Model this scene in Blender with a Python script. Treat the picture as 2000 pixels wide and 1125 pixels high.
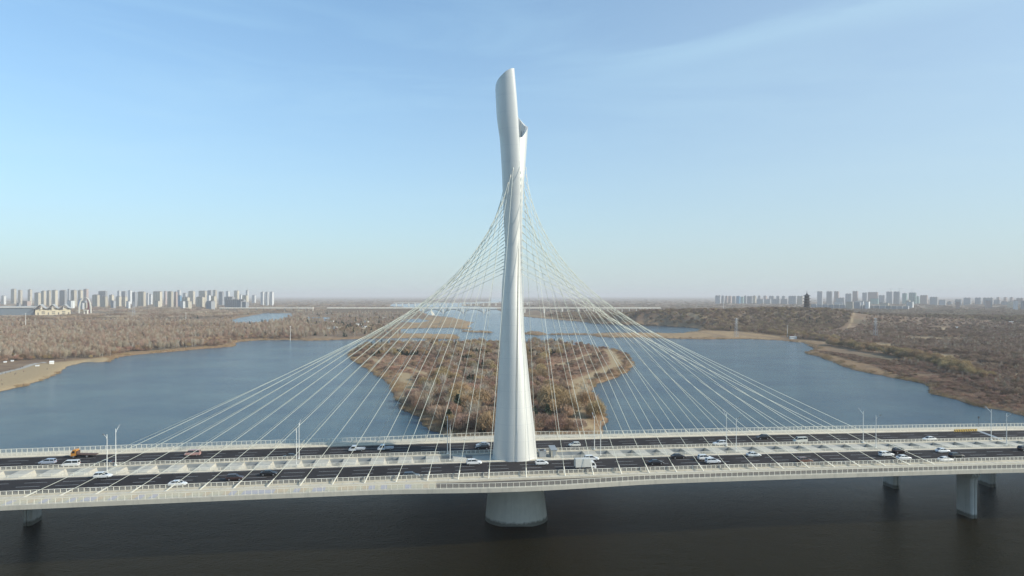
import bpy, bmesh, math, random
import numpy as np
from mathutils import Vector, Matrix
R = math.radians
for o in list(bpy.data.objects):
    bpy.data.objects.remove(o)
random.seed(7)
rng = np.random.default_rng(7)
scene = bpy.context.scene
COL = scene.collection

# ------------------------------------------------------------------ camera
CH = 72.0                 # camera height above the water
F = 1333.0                # focal length in photo pixels (photo 2000 wide)
HY = 577.0                # horizon row in the photo
cam_d = bpy.data.cameras.new('camera')
cam_d.sensor_width = 36.0
cam_d.lens = F / 2000 * 36
cam_d.shift_y = (HY - 562.5) / 2000
cam_d.clip_start = 1.0
cam_d.clip_end = 80000
cam = bpy.data.objects.new('camera', cam_d)
COL.objects.link(cam)
cam.location = (0, 0, CH)
cam.rotation_euler = (R(90), 0, 0)
scene.camera = cam

# ------------------------------------------------------------------ light
TH = R(7.8)               # the bridge runs slightly away to the right
SUN_EL = R(29)
SUN_AZ = R(107)           # clockwise from +Y (view direction): right and a little behind
sun_dir = Vector((math.sin(SUN_AZ) * math.cos(SUN_EL), math.cos(SUN_AZ) * math.cos(SUN_EL), math.sin(SUN_EL)))
sd_ = bpy.data.lights.new('sun', 'SUN')
sd_.energy = 3.15
sd_.angle = R(0.53)
sd_.color = (1.0, 0.93, 0.80)
sun = bpy.data.objects.new('sun', sd_)
COL.objects.link(sun)
sun.location = (300, -60, 300)
sun.rotation_euler = (-sun_dir).to_track_quat('-Z', 'Y').to_euler()

world = bpy.data.worlds.new('World')
scene.world = world
world.use_nodes = True
wn = world.node_tree
for n in list(wn.nodes):
    wn.nodes.remove(n)
def N(tree, t, **kw):
    n = tree.nodes.new(t)
    for k, v in kw.items():
        if k in n.inputs.keys():
            n.inputs[k].default_value = v
        else:
            setattr(n, k, v)
    return n
sky = N(wn, 'ShaderNodeTexSky', sky_type='NISHITA')
sky.sun_disc = False
sky.sun_elevation = SUN_EL
sky.sun_rotation = SUN_AZ
sky.altitude = 60
sky.air_density = 1.0
sky.dust_density = 0.8
sky.ozone_density = 1.6
tc = N(wn, 'ShaderNodeTexCoord')
mp = N(wn, 'ShaderNodeMapping')
mp.inputs['Rotation'].default_value = (R(10), R(-14), R(6))
mp.inputs['Scale'].default_value = (1.1, 1.5, 9.0)
wn.links.new(tc.outputs['Generated'], mp.inputs['Vector'])
cn = N(wn, 'ShaderNodeTexNoise', Scale=1.7, Detail=9.0, Roughness=0.6, Distortion=0.6)
wn.links.new(mp.outputs[0], cn.inputs['Vector'])
cr = N(wn, 'ShaderNodeMapRange')
cr.inputs['From Min'].default_value = 0.5
cr.inputs['From Max'].default_value = 0.82
cr.inputs['To Max'].default_value = 0.26
wn.links.new(cn.outputs['Fac'], cr.inputs['Value'])
cmix = N(wn, 'ShaderNodeMix', data_type='RGBA')
wn.links.new(cr.outputs[0], cmix.inputs[0])
wn.links.new(sky.outputs[0], cmix.inputs[6])
cmix.inputs[7].default_value = (4.6, 5.0, 5.4, 1)
sz = N(wn, 'ShaderNodeSeparateXYZ')
wn.links.new(tc.outputs['Generated'], sz.inputs[0])
_n = Vector((100, 1333, 400)).cross(Vector((640, 1333, 527))).normalized()   # a long thin cirrus streak
sd3 = N(wn, 'ShaderNodeVectorMath', operation='DOT_PRODUCT'); wn.links.new(tc.outputs['Generated'], sd3.inputs[0]); sd3.inputs[1].default_value = _n
sn = N(wn, 'ShaderNodeMath', operation='MULTIPLY_ADD'); wn.links.new(cn.outputs['Fac'], sn.inputs[0]); sn.inputs[1].default_value = .11; sn.inputs[2].default_value = -.055
sa = N(wn, 'ShaderNodeMath', operation='ADD'); wn.links.new(sd3.outputs['Value'], sa.inputs[0]); wn.links.new(sn.outputs[0], sa.inputs[1])
sb = N(wn, 'ShaderNodeMath', operation='ABSOLUTE'); wn.links.new(sa.outputs[0], sb.inputs[0])
s1 = N(wn, 'ShaderNodeMapRange', interpolation_type='SMOOTHSTEP'); wn.links.new(sb.outputs[0], s1.inputs[0]); s1.inputs[1].default_value = 0; s1.inputs[2].default_value = .030; s1.inputs[3].default_value = 1; s1.inputs[4].default_value = 0
s2 = N(wn, 'ShaderNodeMapRange', interpolation_type='SMOOTHSTEP'); wn.links.new(sz.outputs[0], s2.inputs[0]); s2.inputs[1].default_value = .02; s2.inputs[2].default_value = .3; s2.inputs[3].default_value = 0; s2.inputs[4].default_value = .24
s3 = N(wn, 'ShaderNodeMath', operation='MULTIPLY'); wn.links.new(s1.outputs[0], s3.inputs[0]); wn.links.new(s2.outputs[0], s3.inputs[1])
s4 = N(wn, 'ShaderNodeMix', data_type='RGBA'); wn.links.new(s3.outputs[0], s4.inputs[0]); wn.links.new(cmix.outputs[2], s4.inputs[6]); s4.inputs[7].default_value = (4.6, 5.0, 5.4, 1)
cmix = s4
ab = N(wn, 'ShaderNodeMath', operation='ABSOLUTE'); wn.links.new(sz.outputs[2], ab.inputs[0])
m5 = N(wn, 'ShaderNodeMath', operation='MULTIPLY'); wn.links.new(ab.outputs[0], m5.inputs[0]); m5.inputs[1].default_value = -3.5
ex = N(wn, 'ShaderNodeMath', operation='EXPONENT'); wn.links.new(m5.outputs[0], ex.inputs[0])
m6 = N(wn, 'ShaderNodeMath', operation='MULTIPLY'); wn.links.new(ex.outputs[0], m6.inputs[0]); m6.inputs[1].default_value = .9
gl = N(wn, 'ShaderNodeMapRange', interpolation_type='SMOOTHSTEP'); wn.links.new(sz.outputs[0], gl.inputs[0])     # paler towards the sun's side
gl.inputs[1].default_value = -.25; gl.inputs[2].default_value = .75; gl.inputs[3].default_value = 0; gl.inputs[4].default_value = .36
ga = N(wn, 'ShaderNodeMath', operation='SUBTRACT'); ga.inputs[0].default_value = 1; wn.links.new(m6.outputs[0], ga.inputs[1])
gb = N(wn, 'ShaderNodeMath', operation='MULTIPLY_ADD'); wn.links.new(ga.outputs[0], gb.inputs[0]); wn.links.new(gl.outputs[0], gb.inputs[1]); wn.links.new(m6.outputs[0], gb.inputs[2])
m6 = gb
veil = N(wn, 'ShaderNodeMix', data_type='RGBA')      # thin high winter haze that pales the sky towards the horizon
wn.links.new(m6.outputs[0], veil.inputs[0]); wn.links.new(cmix.outputs[2], veil.inputs[6])
veil.inputs[7].default_value = (4.75, 3.4, 3.15, 1)
cmix = veil
tint = N(wn, 'ShaderNodeMix', data_type='RGBA', blend_type='MULTIPLY'); tint.inputs[0].default_value = 1.0
wn.links.new(veil.outputs[2], tint.inputs[6]); tint.inputs[7].default_value = (.62, .98, 1.12, 1)
cmix = tint
bg = N(wn, 'ShaderNodeBackground', Strength=0.125)
wn.links.new(cmix.outputs[2], bg.inputs['Color'])
wo = N(wn, 'ShaderNodeOutputWorld')
wn.links.new(bg.outputs[0], wo.inputs['Surface'])

scene.view_settings.view_transform = 'Standard'
scene.view_settings.look = 'None'
scene.view_settings.exposure = 0.68
scene.view_settings.gamma = 1.0
scene.render.engine = 'CYCLES'
scene.cycles.max_bounces = 5
scene.cycles.diffuse_bounces = 2
scene.cycles.glossy_bounces = 3
scene.cycles.transparent_max_bounces = 12
scene.cycles.volume_bounces = 0

# ------------------------------------------------------------------ helpers
def material(name, color, rough=0.8, metal=0.0, var=0.0, vscale=1.0, bump=0.0, rnd=0.0, spec=None, coords='Object'):
    """procedural material: base colour with noise variation, optional bump and per-object random tone"""
    m = bpy.data.materials.new(name)
    m.use_nodes = True
    t = m.node_tree
    b = t.nodes['Principled BSDF']
    b.inputs['Roughness'].default_value = rough
    b.inputs['Metallic'].default_value = metal
    if spec is not None:
        b.inputs['Specular IOR Level'].default_value = spec
    c4 = (*color, 1)
    src = None
    if var or bump:
        co = N(t, 'ShaderNodeTexCoord')
        no = N(t, 'ShaderNodeTexNoise', Scale=vscale, Detail=6.0, Roughness=0.6)
        t.links.new(co.outputs[coords], no.inputs['Vector'])
    if var:
        mx = N(t, 'ShaderNodeMix', data_type='RGBA')
        mx.inputs[6].default_value = (*[max(0, c * (1 - var)) for c in color], 1)
        mx.inputs[7].default_value = (*[min(1, c * (1 + var)) for c in color], 1)
        t.links.new(no.outputs['Fac'], mx.inputs[0])
        src = mx.outputs[2]
    if rnd:
        oi = N(t, 'ShaderNodeObjectInfo')
        mr = N(t, 'ShaderNodeMapRange')
        mr.inputs['To Min'].default_value = 1 - rnd
        mr.inputs['To Max'].default_value = 1 + rnd
        t.links.new(oi.outputs['Random'], mr.inputs['Value'])
        hs = N(t, 'ShaderNodeHueSaturation')
        hs.inputs['Color'].default_value = c4
        if src:
            t.links.new(src, hs.inputs['Color'])
        t.links.new(mr.outputs[0], hs.inputs['Value'])
        mh = N(t, 'ShaderNodeMapRange')
        mh.inputs['To Min'].default_value = 0.485
        mh.inputs['To Max'].default_value = 0.515
        sp = N(t, 'ShaderNodeMath', operation='FRACT')
        ml = N(t, 'ShaderNodeMath', operation='MULTIPLY')
        ml.inputs[1].default_value = 7.31
        t.links.new(oi.outputs['Random'], ml.inputs[0])
        t.links.new(ml.outputs[0], sp.inputs[0])
        t.links.new(sp.outputs[0], mh.inputs['Value'])
        t.links.new(mh.outputs[0], hs.inputs['Hue'])
        src = hs.outputs[0]
    if src:
        t.links.new(src, b.inputs['Base Color'])
    else:
        b.inputs['Base Color'].default_value = c4
    if bump:
        bu = N(t, 'ShaderNodeBump', Strength=bump)
        t.links.new(no.outputs['Fac'], bu.inputs['Height'])
        t.links.new(bu.outputs[0], b.inputs['Normal'])
    return m

def tag(o, label=None, cat=None, group=None, kind=None):
    if label: o['label'] = label
    if cat: o['category'] = cat
    if group: o['group'] = group
    if kind: o['kind'] = kind
    return o

def empty(name, loc, rz=0.0, label=None, cat=None, group=None):
    o = bpy.data.objects.new(name, None)
    o.empty_display_size = 1
    o.location = loc
    o.rotation_euler = (0, 0, rz)
    COL.objects.link(o)
    return tag(o, label, cat, group)

def link_mesh(name, me, parent=None):
    o = bpy.data.objects.new(name, me)
    COL.objects.link(o)
    if parent is not None:
        o.parent = parent
    return o

class MB:
    """collects boxes, tubes and lofts for one mesh"""
    def __init__(s):
        s.v = []; s.f = []; s.mi = []
    def quadbox(s, p, mi=0):
        """p: 8 points, bottom 4 (ccw) then top 4"""
        b = len(s.v)
        s.v += [tuple(q) for q in p]
        for f in ((3,2,1,0),(4,5,6,7),(0,1,5,4),(1,2,6,5),(2,3,7,6),(3,0,4,7)):
            s.f.append([b+i for i in f]); s.mi.append(mi)
    def box(s, x0, x1, y0, y1, z0, z1, mi=0):
        s.quadbox([(x0,y0,z0),(x1,y0,z0),(x1,y1,z0),(x0,y1,z0),(x0,y0,z1),(x1,y0,z1),(x1,y1,z1),(x0,y1,z1)], mi)
    def tube(s, a, b, r0, r1=None, n=6, mi=0, caps=True):
        if r1 is None: r1 = r0
        a = Vector(a); b = Vector(b)
        d = (b - a).normalized()
        up = Vector((0,0,1)) if abs(d.z) < 0.9 else Vector((1,0,0))
        x = d.cross(up).normalized(); y = d.cross(x)
        k = len(s.v)
        for c, r in ((a, r0), (b, r1)):
            for i in range(n):
                t = 2*math.pi*i/n
                s.v.append(tuple(c + x*(math.cos(t)*r) + y*(math.sin(t)*r)))
        for i in range(n):
            j = (i+1) % n
            s.f.append([k+i, k+n+i, k+n+j, k+j]); s.mi.append(mi)
        if caps:
            s.f.append([k+i for i in range(n)]); s.mi.append(mi)
            s.f.append([k+n+i for i in range(n-1,-1,-1)]); s.mi.append(mi)
    def loft(s, rings, closed=True, caps=True, mi=0):
        k = len(s.v); n = len(rings[0])
        for r in rings:
            s.v += [tuple(p) for p in r]
        for i in range(len(rings)-1):
            for j in range(n if closed else n-1):
                j2 = (j+1) % n
                s.f.append([k+i*n+j, k+i*n+j2, k+(i+1)*n+j2, k+(i+1)*n+j]); s.mi.append(mi)
        if caps:
            s.f.append([k+j for j in range(n-1,-1,-1)]); s.mi.append(mi)
            s.f.append([k+(len(rings)-1)*n+j for j in range(n)]); s.mi.append(mi)
    def mesh(s, name, mats, smooth=False):
        me = bpy.data.meshes.new(name)
        me.from_pydata(s.v, [], s.f)
        for m in (mats if isinstance(mats, (list, tuple)) else [mats]):
            me.materials.append(m)
        me.polygons.foreach_set('material_index', s.mi)
        if smooth:
            me.polygons.foreach_set('use_smooth', [True]*len(s.f))
        me.validate()
        me.update()
        return me
    def build(s, name, mats, parent=None, smooth=False):
        return link_mesh(name, s.mesh(name, mats, smooth), parent)

def px2w(px, py, z=0.0):
    """the point on the horizontal plane at height z seen at photo pixel (px, py)"""
    Y = (CH - z) * F / (py - HY)
    return (px - 1000) / F * Y, Y

# ------------------------------------------------------------------ terrain
LEFT = [(-900,850),(-300,800),(0,765),(22,760),(40,757),(75,745),(92,740),(110,731),(135,716),(165,707),(190,708),(217,706.5),(225,700),(250,695),(300,690),(330,688),(360,685),(420,680),(457,677),(462,668),(500,665),(560,664),(600,665.5),(640,665),(700,662),(760,661),(800,660.5),(892,663),(894,660),(889,653.5),(845,653.2),(800,652.2),(762,651.5),(750,648),(768,643.5),(800,641.5),(850,640.5),(880,640.2),(905,643),(925,641),(913,637),(922,630),(905,625),(880,620),(860,618),(838,616),(828,612),(818,607),(800,602),(760,599),(765,594),(900,591),(960,589),(960,579.6),(-900,579.6)]
RIGHT = [(2900,950),(2300,862),(2060,823),(2000,812),(1960,803),(1925,797),(1900,792),(1860,779),(1822,770),(1810,763),(1815,757),(1800,750),(1785,745),(1740,738),(1700,729),(1660,722),(1640,712),(1600,698),(1574,690),(1592,682),(1572,670),(1520,664.5),(1450,662),(1380,663),(1300,661),(1250,659),(1200,659.5),(1165,658),(1150,653.5),(1200,651.2),(1270,651.5),(1330,652),(1366,648),(1372,643),(1345,640),(1290,637),(1210,634.5),(1160,632),(1140,629),(1100,625),(1060,622),(1027,618.5),(1000,616),(985,612),(975,606),(965,600),(905,598),(900,595),(965,592),(1000,589),(1000,579.6),(2900,579.6)]
ISLAND = [(677,692),(684,686),(715,680),(740,675),(830,672),(960,671),(1080,671),(1150,676),(1180,682),(1205,684),(1225,694),(1238,711),(1228,726),(1200,739),(1168,750),(1155,762),(1158,780),(1166,800),(1184,812),(1190,824),(1178,834),(1180,850),(1120,858),(1040,864),(960,864),(900,858),(868,850),(835,839),(822,822),(806,808),(790,803),(786,790),(772,782),(768,765),(762,748),(750,741),(733,735),(718,722),(700,710),(684,702)]
SHOALS = [[(1022,650),(1040,648),(1062,651),(1070,654),(1045,655),(1026,653)],
          [(905,646.5),(935,647),(962,649),(958,650.6),(930,649.5),(905,648)],
          [(1070,652.8),(1110,652.0),(1148,652.6),(1148,654),(1110,654.2),(1072,654.2)]]
PONDS = [[(446,626),(470,620),(505,614),(520,611),(560,611.5),(575,613),(562,620),(545,627),(515,633),(480,634.5),(455,632)],
         [(600,619),(645,619.5),(640,627),(605,628)],
         [(785,624),(820,622),(838,627),(815,631),(780,630)]]
BEACH = [(0,765),(75,745),(110,731),(135,716),(215,706),(205,701),(150,708),(75,716),(40,724),(0,736),(-200,785),(-300,800)]

def to_world(poly):
    return np.array([px2w(*p) for p in poly])
def inside(P, poly):
    x, y = P[:,0], P[:,1]
    r = np.zeros(len(P), bool)
    n = len(poly)
    for i in range(n):
        x0, y0 = poly[i]; x1, y1 = poly[(i+1) % n]
        if y0 == y1: continue
        c = ((y0 > y) != (y1 > y)) & (x < (x1-x0)*(y-y0)/(y1-y0) + x0)
        r ^= c
    return r
def seg_dist(P, segs):
    d = np.full(len(P), 1e9)
    for (a, b) in segs:
        ab = b - a
        L = (ab @ ab) + 1e-9
        t = np.clip(((P - a) @ ab) / L, 0, 1)
        q = P - (a + t[:,None]*ab)
        d = np.minimum(d, np.hypot(q[:,0], q[:,1]))
    return d
def segs_of(poly, skip_far=True, closed=True):
    W = to_world(poly); out = []
    n = len(W)
    for i in range(n if closed else n-1):
        a, b = W[i], W[(i+1) % n]
        if skip_far and (a[1] > 25000 or b[1] > 25000): continue
        out.append((a, b))
    return out
LANDS = [LEFT, RIGHT, ISLAND] + SHOALS
ALLSEG = []
for p_ in LANDS + PONDS:
    ALLSEG += segs_of(p_)
PATHS = [([(787,734),(794,757),(801,779)], 5.0),
         ([(1187,687),(1200,702),(1203,716),(1185,727),(1157,738),(1132,748),(1128,765)], 5.5),
         ([(1157,694),(1108,714),(1040,727),(990,731)], 3.5),
         ([(1128,765),(1122,790),(1132,818),(1150,845)], 3.5),
         ([(690,690),(715,699),(745,712),(790,720),(830,735)], 3.0)]
LPATH = [([(-120,775),(0,735),(40,723),(66,715),(92,712)], 2.2)]
RPATH = [([(1675,625),(1662,640),(1650,648),(1640,655)], 1.3), ([(1850,703),(1920,722),(2010,742),(2100,765)], 3.0),
         ([(1560,668),(1640,673),(1700,682),(1760,690)], 2.5), ([(1780,648),(1900,652),(2050,658)], 4.0),
         ([(1000,614),(1060,620),(1140,627),(1260,631),(1360,638),(1450,644),(1530,655)], 7.0)]
DRYGRASS = [[(762,647),(800,641.3),(850,640.3),(905,643),(925,641),(913,637),(922,630),(905,625),(880,620),(840,620),(815,628),(780,640)],
         [(765,661),(800,660.5),(892,663),(894,660),(889,653.5),(800,652.2),(765,654)],
         [(1150,653.5),(1270,651.5),(1366,648),(1450,650),(1530,657),(1520,664),(1450,662),(1300,661),(1200,659.5)],
         [(905,646.5),(935,647),(962,649),(958,650.6),(905,648)]]
SANDS = [[(1740,662),(1790,661),(1900,664),(1925,669),(1850,671),(1770,667)], [(1815,641),(1860,641),(1858,646),(1820,646)],
         [(1702,672),(1745,675),(1752,683),(1715,686),(1700,680)], [(1800,692),(1860,696),(1880,703),(1830,704)],
         [(650,640),(700,636),(745,634),(740,642),(690,646)], [(560,622),(600,618),(600,624),(570,627)]]

def vnoise(x, y, seed=0):
    """smooth value noise on arrays"""
    xi = np.floor(x).astype(np.int64); yi = np.floor(y).astype(np.int64)
    xf = x - xi; yf = y - yi
    def h(a, b):
        n = (a*374761393 + b*668265263 + seed*144269) & 0x7fffffff
        n = ((n ^ (n >> 13)) * 1274126177) & 0x7fffffff
        return ((n ^ (n >> 16)) & 0xffff) / 65535.0
    u = xf*xf*(3-2*xf); v = yf*yf*(3-2*yf)
    return (h(xi,yi)*(1-u)+h(xi+1,yi)*u)*(1-v) + (h(xi,yi+1)*(1-u)+h(xi+1,yi+1)*u)*v

HILLS = [(500,1640,300,150,27),(760,1760,230,150,19),(1150,1850,420,190,11),(230,1750,200,150,9),(-900,1500,300,160,3)]
def land_fields(P):
    """signed shore distance (positive on land) and ground height"""
    ins = np.zeros(len(P), bool)
    for p_ in LANDS: ins |= inside(P, to_world(p_))
    for p_ in PONDS: ins &= ~inside(P, to_world(p_))
    d = seg_dist(P, ALLSEG)
    s = np.where(ins, d, -d)
    x, y = P[:,0], P[:,1]
    amp = np.clip(y/350, 1, 9)
    s = s + amp*((vnoise(x/9, y/9, 1)-.5)*2.6 + (vnoise(x/3.5, y/3.5, 2)-.5)*1.6)*np.clip(1-np.abs(s)/60, .1, 1)
    z = np.where(s > 0, 2.0*(1-np.exp(-np.maximum(s,0)/5)), np.maximum(s*0.35, -1.8))
    up = np.clip(s/40, 0, 1)
    z = z + up*((vnoise(x/60, y/60, 3)-.3)*1.6 + (vnoise(x/14, y/14, 4)-.5)*.5)
    for hx, hy, rx, ry, hh in HILLS:
        g = np.exp(-(((x-hx)/rx)**2 + ((y-hy)/ry)**2)**1.3)
        z = z + up*g*hh*(0.85+.3*vnoise(x/90, y/90, 5))
    return s, z

gx = np.arange(-900, 2901, 4.0)
gy = np.concatenate([[579.9,580.5,581.2,582,583,584,585.5,587,588.5,590], np.arange(591, 700, 1.0), np.arange(700, 880, 1.6), np.arange(880, 1500, 10)])
GX, GY = np.meshgrid(gx, gy)
Yw = CH*F/(GY-HY); Xw = (GX-1000)/F*Yw
P = np.stack([Xw.ravel(), Yw.ravel()], 1)
S, Z = land_fields(P)
def sample_z(x, y):
    P_ = np.array([[x, y]], float)
    return float(land_fields(P_)[1][0])
nx, ny = len(gx), len(gy)
me = bpy.data.meshes.new('ground')
me.vertices.add(nx*ny)
me.vertices.foreach_set('co', np.stack([P[:,0], P[:,1], Z], 1).astype(np.float32).ravel())
i_, j_ = np.meshgrid(np.arange(nx-1), np.arange(ny-1))
a_ = (j_*nx + i_).ravel()
q = np.stack([a_+nx, a_+nx+1, a_+1, a_], 1)
me.loops.add(q.size); me.loops.foreach_set('vertex_index', q.ravel().astype(np.int32))
me.polygons.add(len(q)); me.polygons.foreach_set('loop_start', (np.arange(len(q))*4).astype(np.int32))
me.polygons.foreach_set('use_smooth', np.ones(len(q), bool))
me.update(calc_edges=True)
def fattr(me, name, arr):
    at = me.attributes.new(name, 'FLOAT', 'POINT')
    at.data.foreach_set('value', arr.astype(np.float32))
fattr(me, 'shore', S)
isl = inside(P, to_world(ISLAND))
fattr(me, 'island', isl.astype(float))
sand = np.zeros(len(P))
dpath = np.zeros(len(P))
for lst, arr_w in ((PATHS+RPATH, 1.0),):
    for pl, w in lst:
        d = seg_dist(P, segs_of(pl, closed=False))
        w_ = w*(0.75+.7*vnoise(P[:,0]/8, P[:,1]/8, 8))
        sand = np.maximum(sand, np.clip(1.6 - d/w_, 0, 1))
for p_ in [BEACH]+SANDS:
    ins = inside(P, to_world(p_)); d = seg_dist(P, segs_of(p_))
    sand = np.maximum(sand, np.where(ins, 1, np.clip(1-d/5, 0, 1))*(1 if p_ is BEACH else np.clip(vnoise(P[:,0]/25, P[:,1]/45, 12)*2.2-.2, 0, 1)))
for pl, w in LPATH:
    d = seg_dist(P, segs_of(pl, closed=False)); dpath = np.maximum(dpath, np.clip(1.8-d/w, 0, 1))
dry = np.zeros(len(P))
for p_ in DRYGRASS:
    dry = np.maximum(dry, inside(P, to_world(p_))*np.clip(vnoise(P[:,0]/18, P[:,1]/40, 14)*1.5+.1, 0, 1))
fattr(me, 'dry', dry)
fattr(me, 'sand', sand)
fattr(me, 'paved', dpath)

def ground_material():
    m = bpy.data.materials.new('riverbank_soil'); m.use_nodes = True
    t = m.node_tree; b = t.nodes['Principled BSDF']; b.inputs['Roughness'].default_value = 0.95
    b.inputs['Specular IOR Level'].default_value = 0.1
    co = N(t, 'ShaderNodeTexCoord')
    def noise(sc, det=6, ro=.6):
        n = N(t, 'ShaderNodeTexNoise', Scale=sc, Detail=float(det), Roughness=ro); t.links.new(co.outputs['Object'], n.inputs['Vector']); return n.outputs['Fac']
    def mix(f, a, c):
        x = N(t, 'ShaderNodeMix', data_type='RGBA')
        for s, k in ((f,0),(a,6),(c,7)):
            if isinstance(s, tuple): x.inputs[k].default_value = (*s, 1)
            elif isinstance(s, (int,float)): x.inputs[k].default_value = s
            else: t.links.new(s, x.inputs[k])
        return x.outputs[2]
    def rng_(s, a, b2, c=0.0, d=1.0):
        x = N(t, 'ShaderNodeMapRange'); t.links.new(s, x.inputs[0])
        x.inputs[1].default_value = a; x.inputs[2].default_value = b2; x.inputs[3].default_value = c; x.inputs[4].default_value = d
        return x.outputs[0]
    def att(n):
        x = N(t, 'ShaderNodeAttribute'); x.attribute_name = n; return x.outputs['Fac']
    soil = mix(rng_(noise(.012, 8), .38, .62), (.19,.13,.085), (.28,.20,.13))
    soil = mix(rng_(noise(.05, 8), .45, .7), soil, (.15,.10,.07))
    soil = mix(rng_(noise(.004, 5), .5, .66), soil, (.15,.125,.08))
    isl_c = mix(rng_(noise(.06, 8), .4, .62), (.21,.125,.08), (.32,.205,.125))
    base = mix(att('island'), soil, isl_c)
    reed = mix(rng_(noise(.25, 8), .35, .65), (.30,.205,.115), (.20,.125,.075))
    wide = N(t, 'ShaderNodeMath', operation='MULTIPLY'); t.links.new(rng_(noise(.03, 4), .35, .65, 13, 42), wide.inputs[0]); wide.inputs[1].default_value = 1.0
    dv = N(t, 'ShaderNodeMath', operation='DIVIDE'); t.links.new(att('shore'), dv.inputs[0]); t.links.new(wide.outputs[0], dv.inputs[1])
    base = mix(rng_(dv.outputs[0], .6, 1.15, 1, 0), base, reed)
    base = mix(att('dry'), base, mix(rng_(noise(.2, 8), .35, .65), (.40,.28,.15), (.27,.18,.105)))
    sandc = mix(rng_(noise(.5, 7), .3, .7), (.40,.31,.185), (.33,.235,.135))
    base = mix(att('sand'), base, sandc)
    base = mix(att('paved'), base, (.38,.36,.32))
    wet = mix(rng_(att('shore'), -.2, 1.3, 1, 0), base, (.055,.042,.03))
    t.links.new(wet, b.inputs['Base Color'])
    bu = N(t, 'ShaderNodeBump', Strength=.6, Distance=.6); t.links.new(noise(.6, 8), bu.inputs['Height']); t.links.new(bu.outputs[0], b.inputs['Normal'])
    return m
me.materials.append(ground_material())
g = link_mesh('ground', me)
tag(g, 'brown winter riverbanks and plain on both sides of the river', kind='structure')

# ------------------------------------------------------------------ water
def water_material():
    m = bpy.data.materials.new('river_water'); m.use_nodes = True
    t = m.node_tree; b = t.nodes['Principled BSDF']
    b.inputs['Roughness'].default_value = 0.12
    b.inputs['IOR'].default_value = 1.33
    co = N(t, 'ShaderNodeTexCoord')
    mp = N(t, 'ShaderNodeMapping'); mp.inputs['Scale'].default_value = (1, 1.25, 1); mp.inputs['Rotation'].default_value = (0, 0, R(14))
    t.links.new(co.outputs['Object'], mp.inputs['Vector'])
    n1 = N(t, 'ShaderNodeTexNoise', Scale=.9, Detail=4.0, Roughness=.62); t.links.new(mp.outputs[0], n1.inputs['Vector'])
    n2 = N(t, 'ShaderNodeTexNoise', Scale=.12, Detail=4.0, Roughness=.55); t.links.new(mp.outputs[0], n2.inputs['Vector'])
    n3 = N(t, 'ShaderNodeTexNoise', Scale=.012, Detail=5.0, Roughness=.6); t.links.new(mp.outputs[0], n3.inputs['Vector'])
    ad = N(t, 'ShaderNodeMath', operation='MULTIPLY_ADD'); t.links.new(n2.outputs['Fac'], ad.inputs[0]); ad.inputs[1].default_value = .9; t.links.new(n1.outputs['Fac'], ad.inputs[2])
    bu = N(t, 'ShaderNodeBump', Distance=.95)
    st = N(t, 'ShaderNodeMapRange'); t.links.new(n3.outputs['Fac'], st.inputs[0]); st.inputs[1].default_value = .3; st.inputs[2].default_value = .7; st.inputs[3].default_value = .55; st.inputs[4].default_value = 1.0
    t.links.new(st.outputs[0], bu.inputs['Strength'])
    t.links.new(ad.outputs[0], bu.inputs['Height']); t.links.new(bu.outputs[0], b.inputs['Normal'])
    mx = N(t, 'ShaderNodeMix', data_type='RGBA'); t.links.new(n3.outputs['Fac'], mx.inputs[0])
    # silty brown below the bridge; upstream, blue sky reflection painted into the colour
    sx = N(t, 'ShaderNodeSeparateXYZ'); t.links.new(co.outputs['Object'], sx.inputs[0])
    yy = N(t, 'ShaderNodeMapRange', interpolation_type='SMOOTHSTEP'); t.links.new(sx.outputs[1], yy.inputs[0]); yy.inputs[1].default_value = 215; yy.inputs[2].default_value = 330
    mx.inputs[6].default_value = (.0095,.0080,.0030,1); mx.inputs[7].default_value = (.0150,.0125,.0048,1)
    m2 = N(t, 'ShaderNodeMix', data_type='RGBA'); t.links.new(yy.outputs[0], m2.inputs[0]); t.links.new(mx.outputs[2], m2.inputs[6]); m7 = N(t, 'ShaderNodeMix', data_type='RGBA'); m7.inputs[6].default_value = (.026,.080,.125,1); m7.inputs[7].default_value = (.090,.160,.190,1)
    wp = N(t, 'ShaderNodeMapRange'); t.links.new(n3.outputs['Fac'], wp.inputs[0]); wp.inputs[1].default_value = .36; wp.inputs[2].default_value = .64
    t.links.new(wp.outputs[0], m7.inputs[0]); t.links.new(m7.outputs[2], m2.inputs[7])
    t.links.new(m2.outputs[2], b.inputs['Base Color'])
    sp = N(t, 'ShaderNodeMapRange'); t.links.new(yy.outputs[0], sp.inputs[0]); sp.inputs[3].default_value = .03; sp.inputs[4].default_value = .42  # reflection dimmed near the bridge, standing in for the steeper viewing angle
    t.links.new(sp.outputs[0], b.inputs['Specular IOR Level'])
    return m
mb = MB()
k = 0
mb.v = [(-45000,-3000,0),(45000,-3000,0),(45000,36000,0),(-45000,36000,0)]; mb.f = [[0,1,2,3]]; mb.mi = [0]
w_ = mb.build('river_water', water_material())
tag(w_, 'rippled blue grey river water around the bridge and the island', kind='structure')

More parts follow.
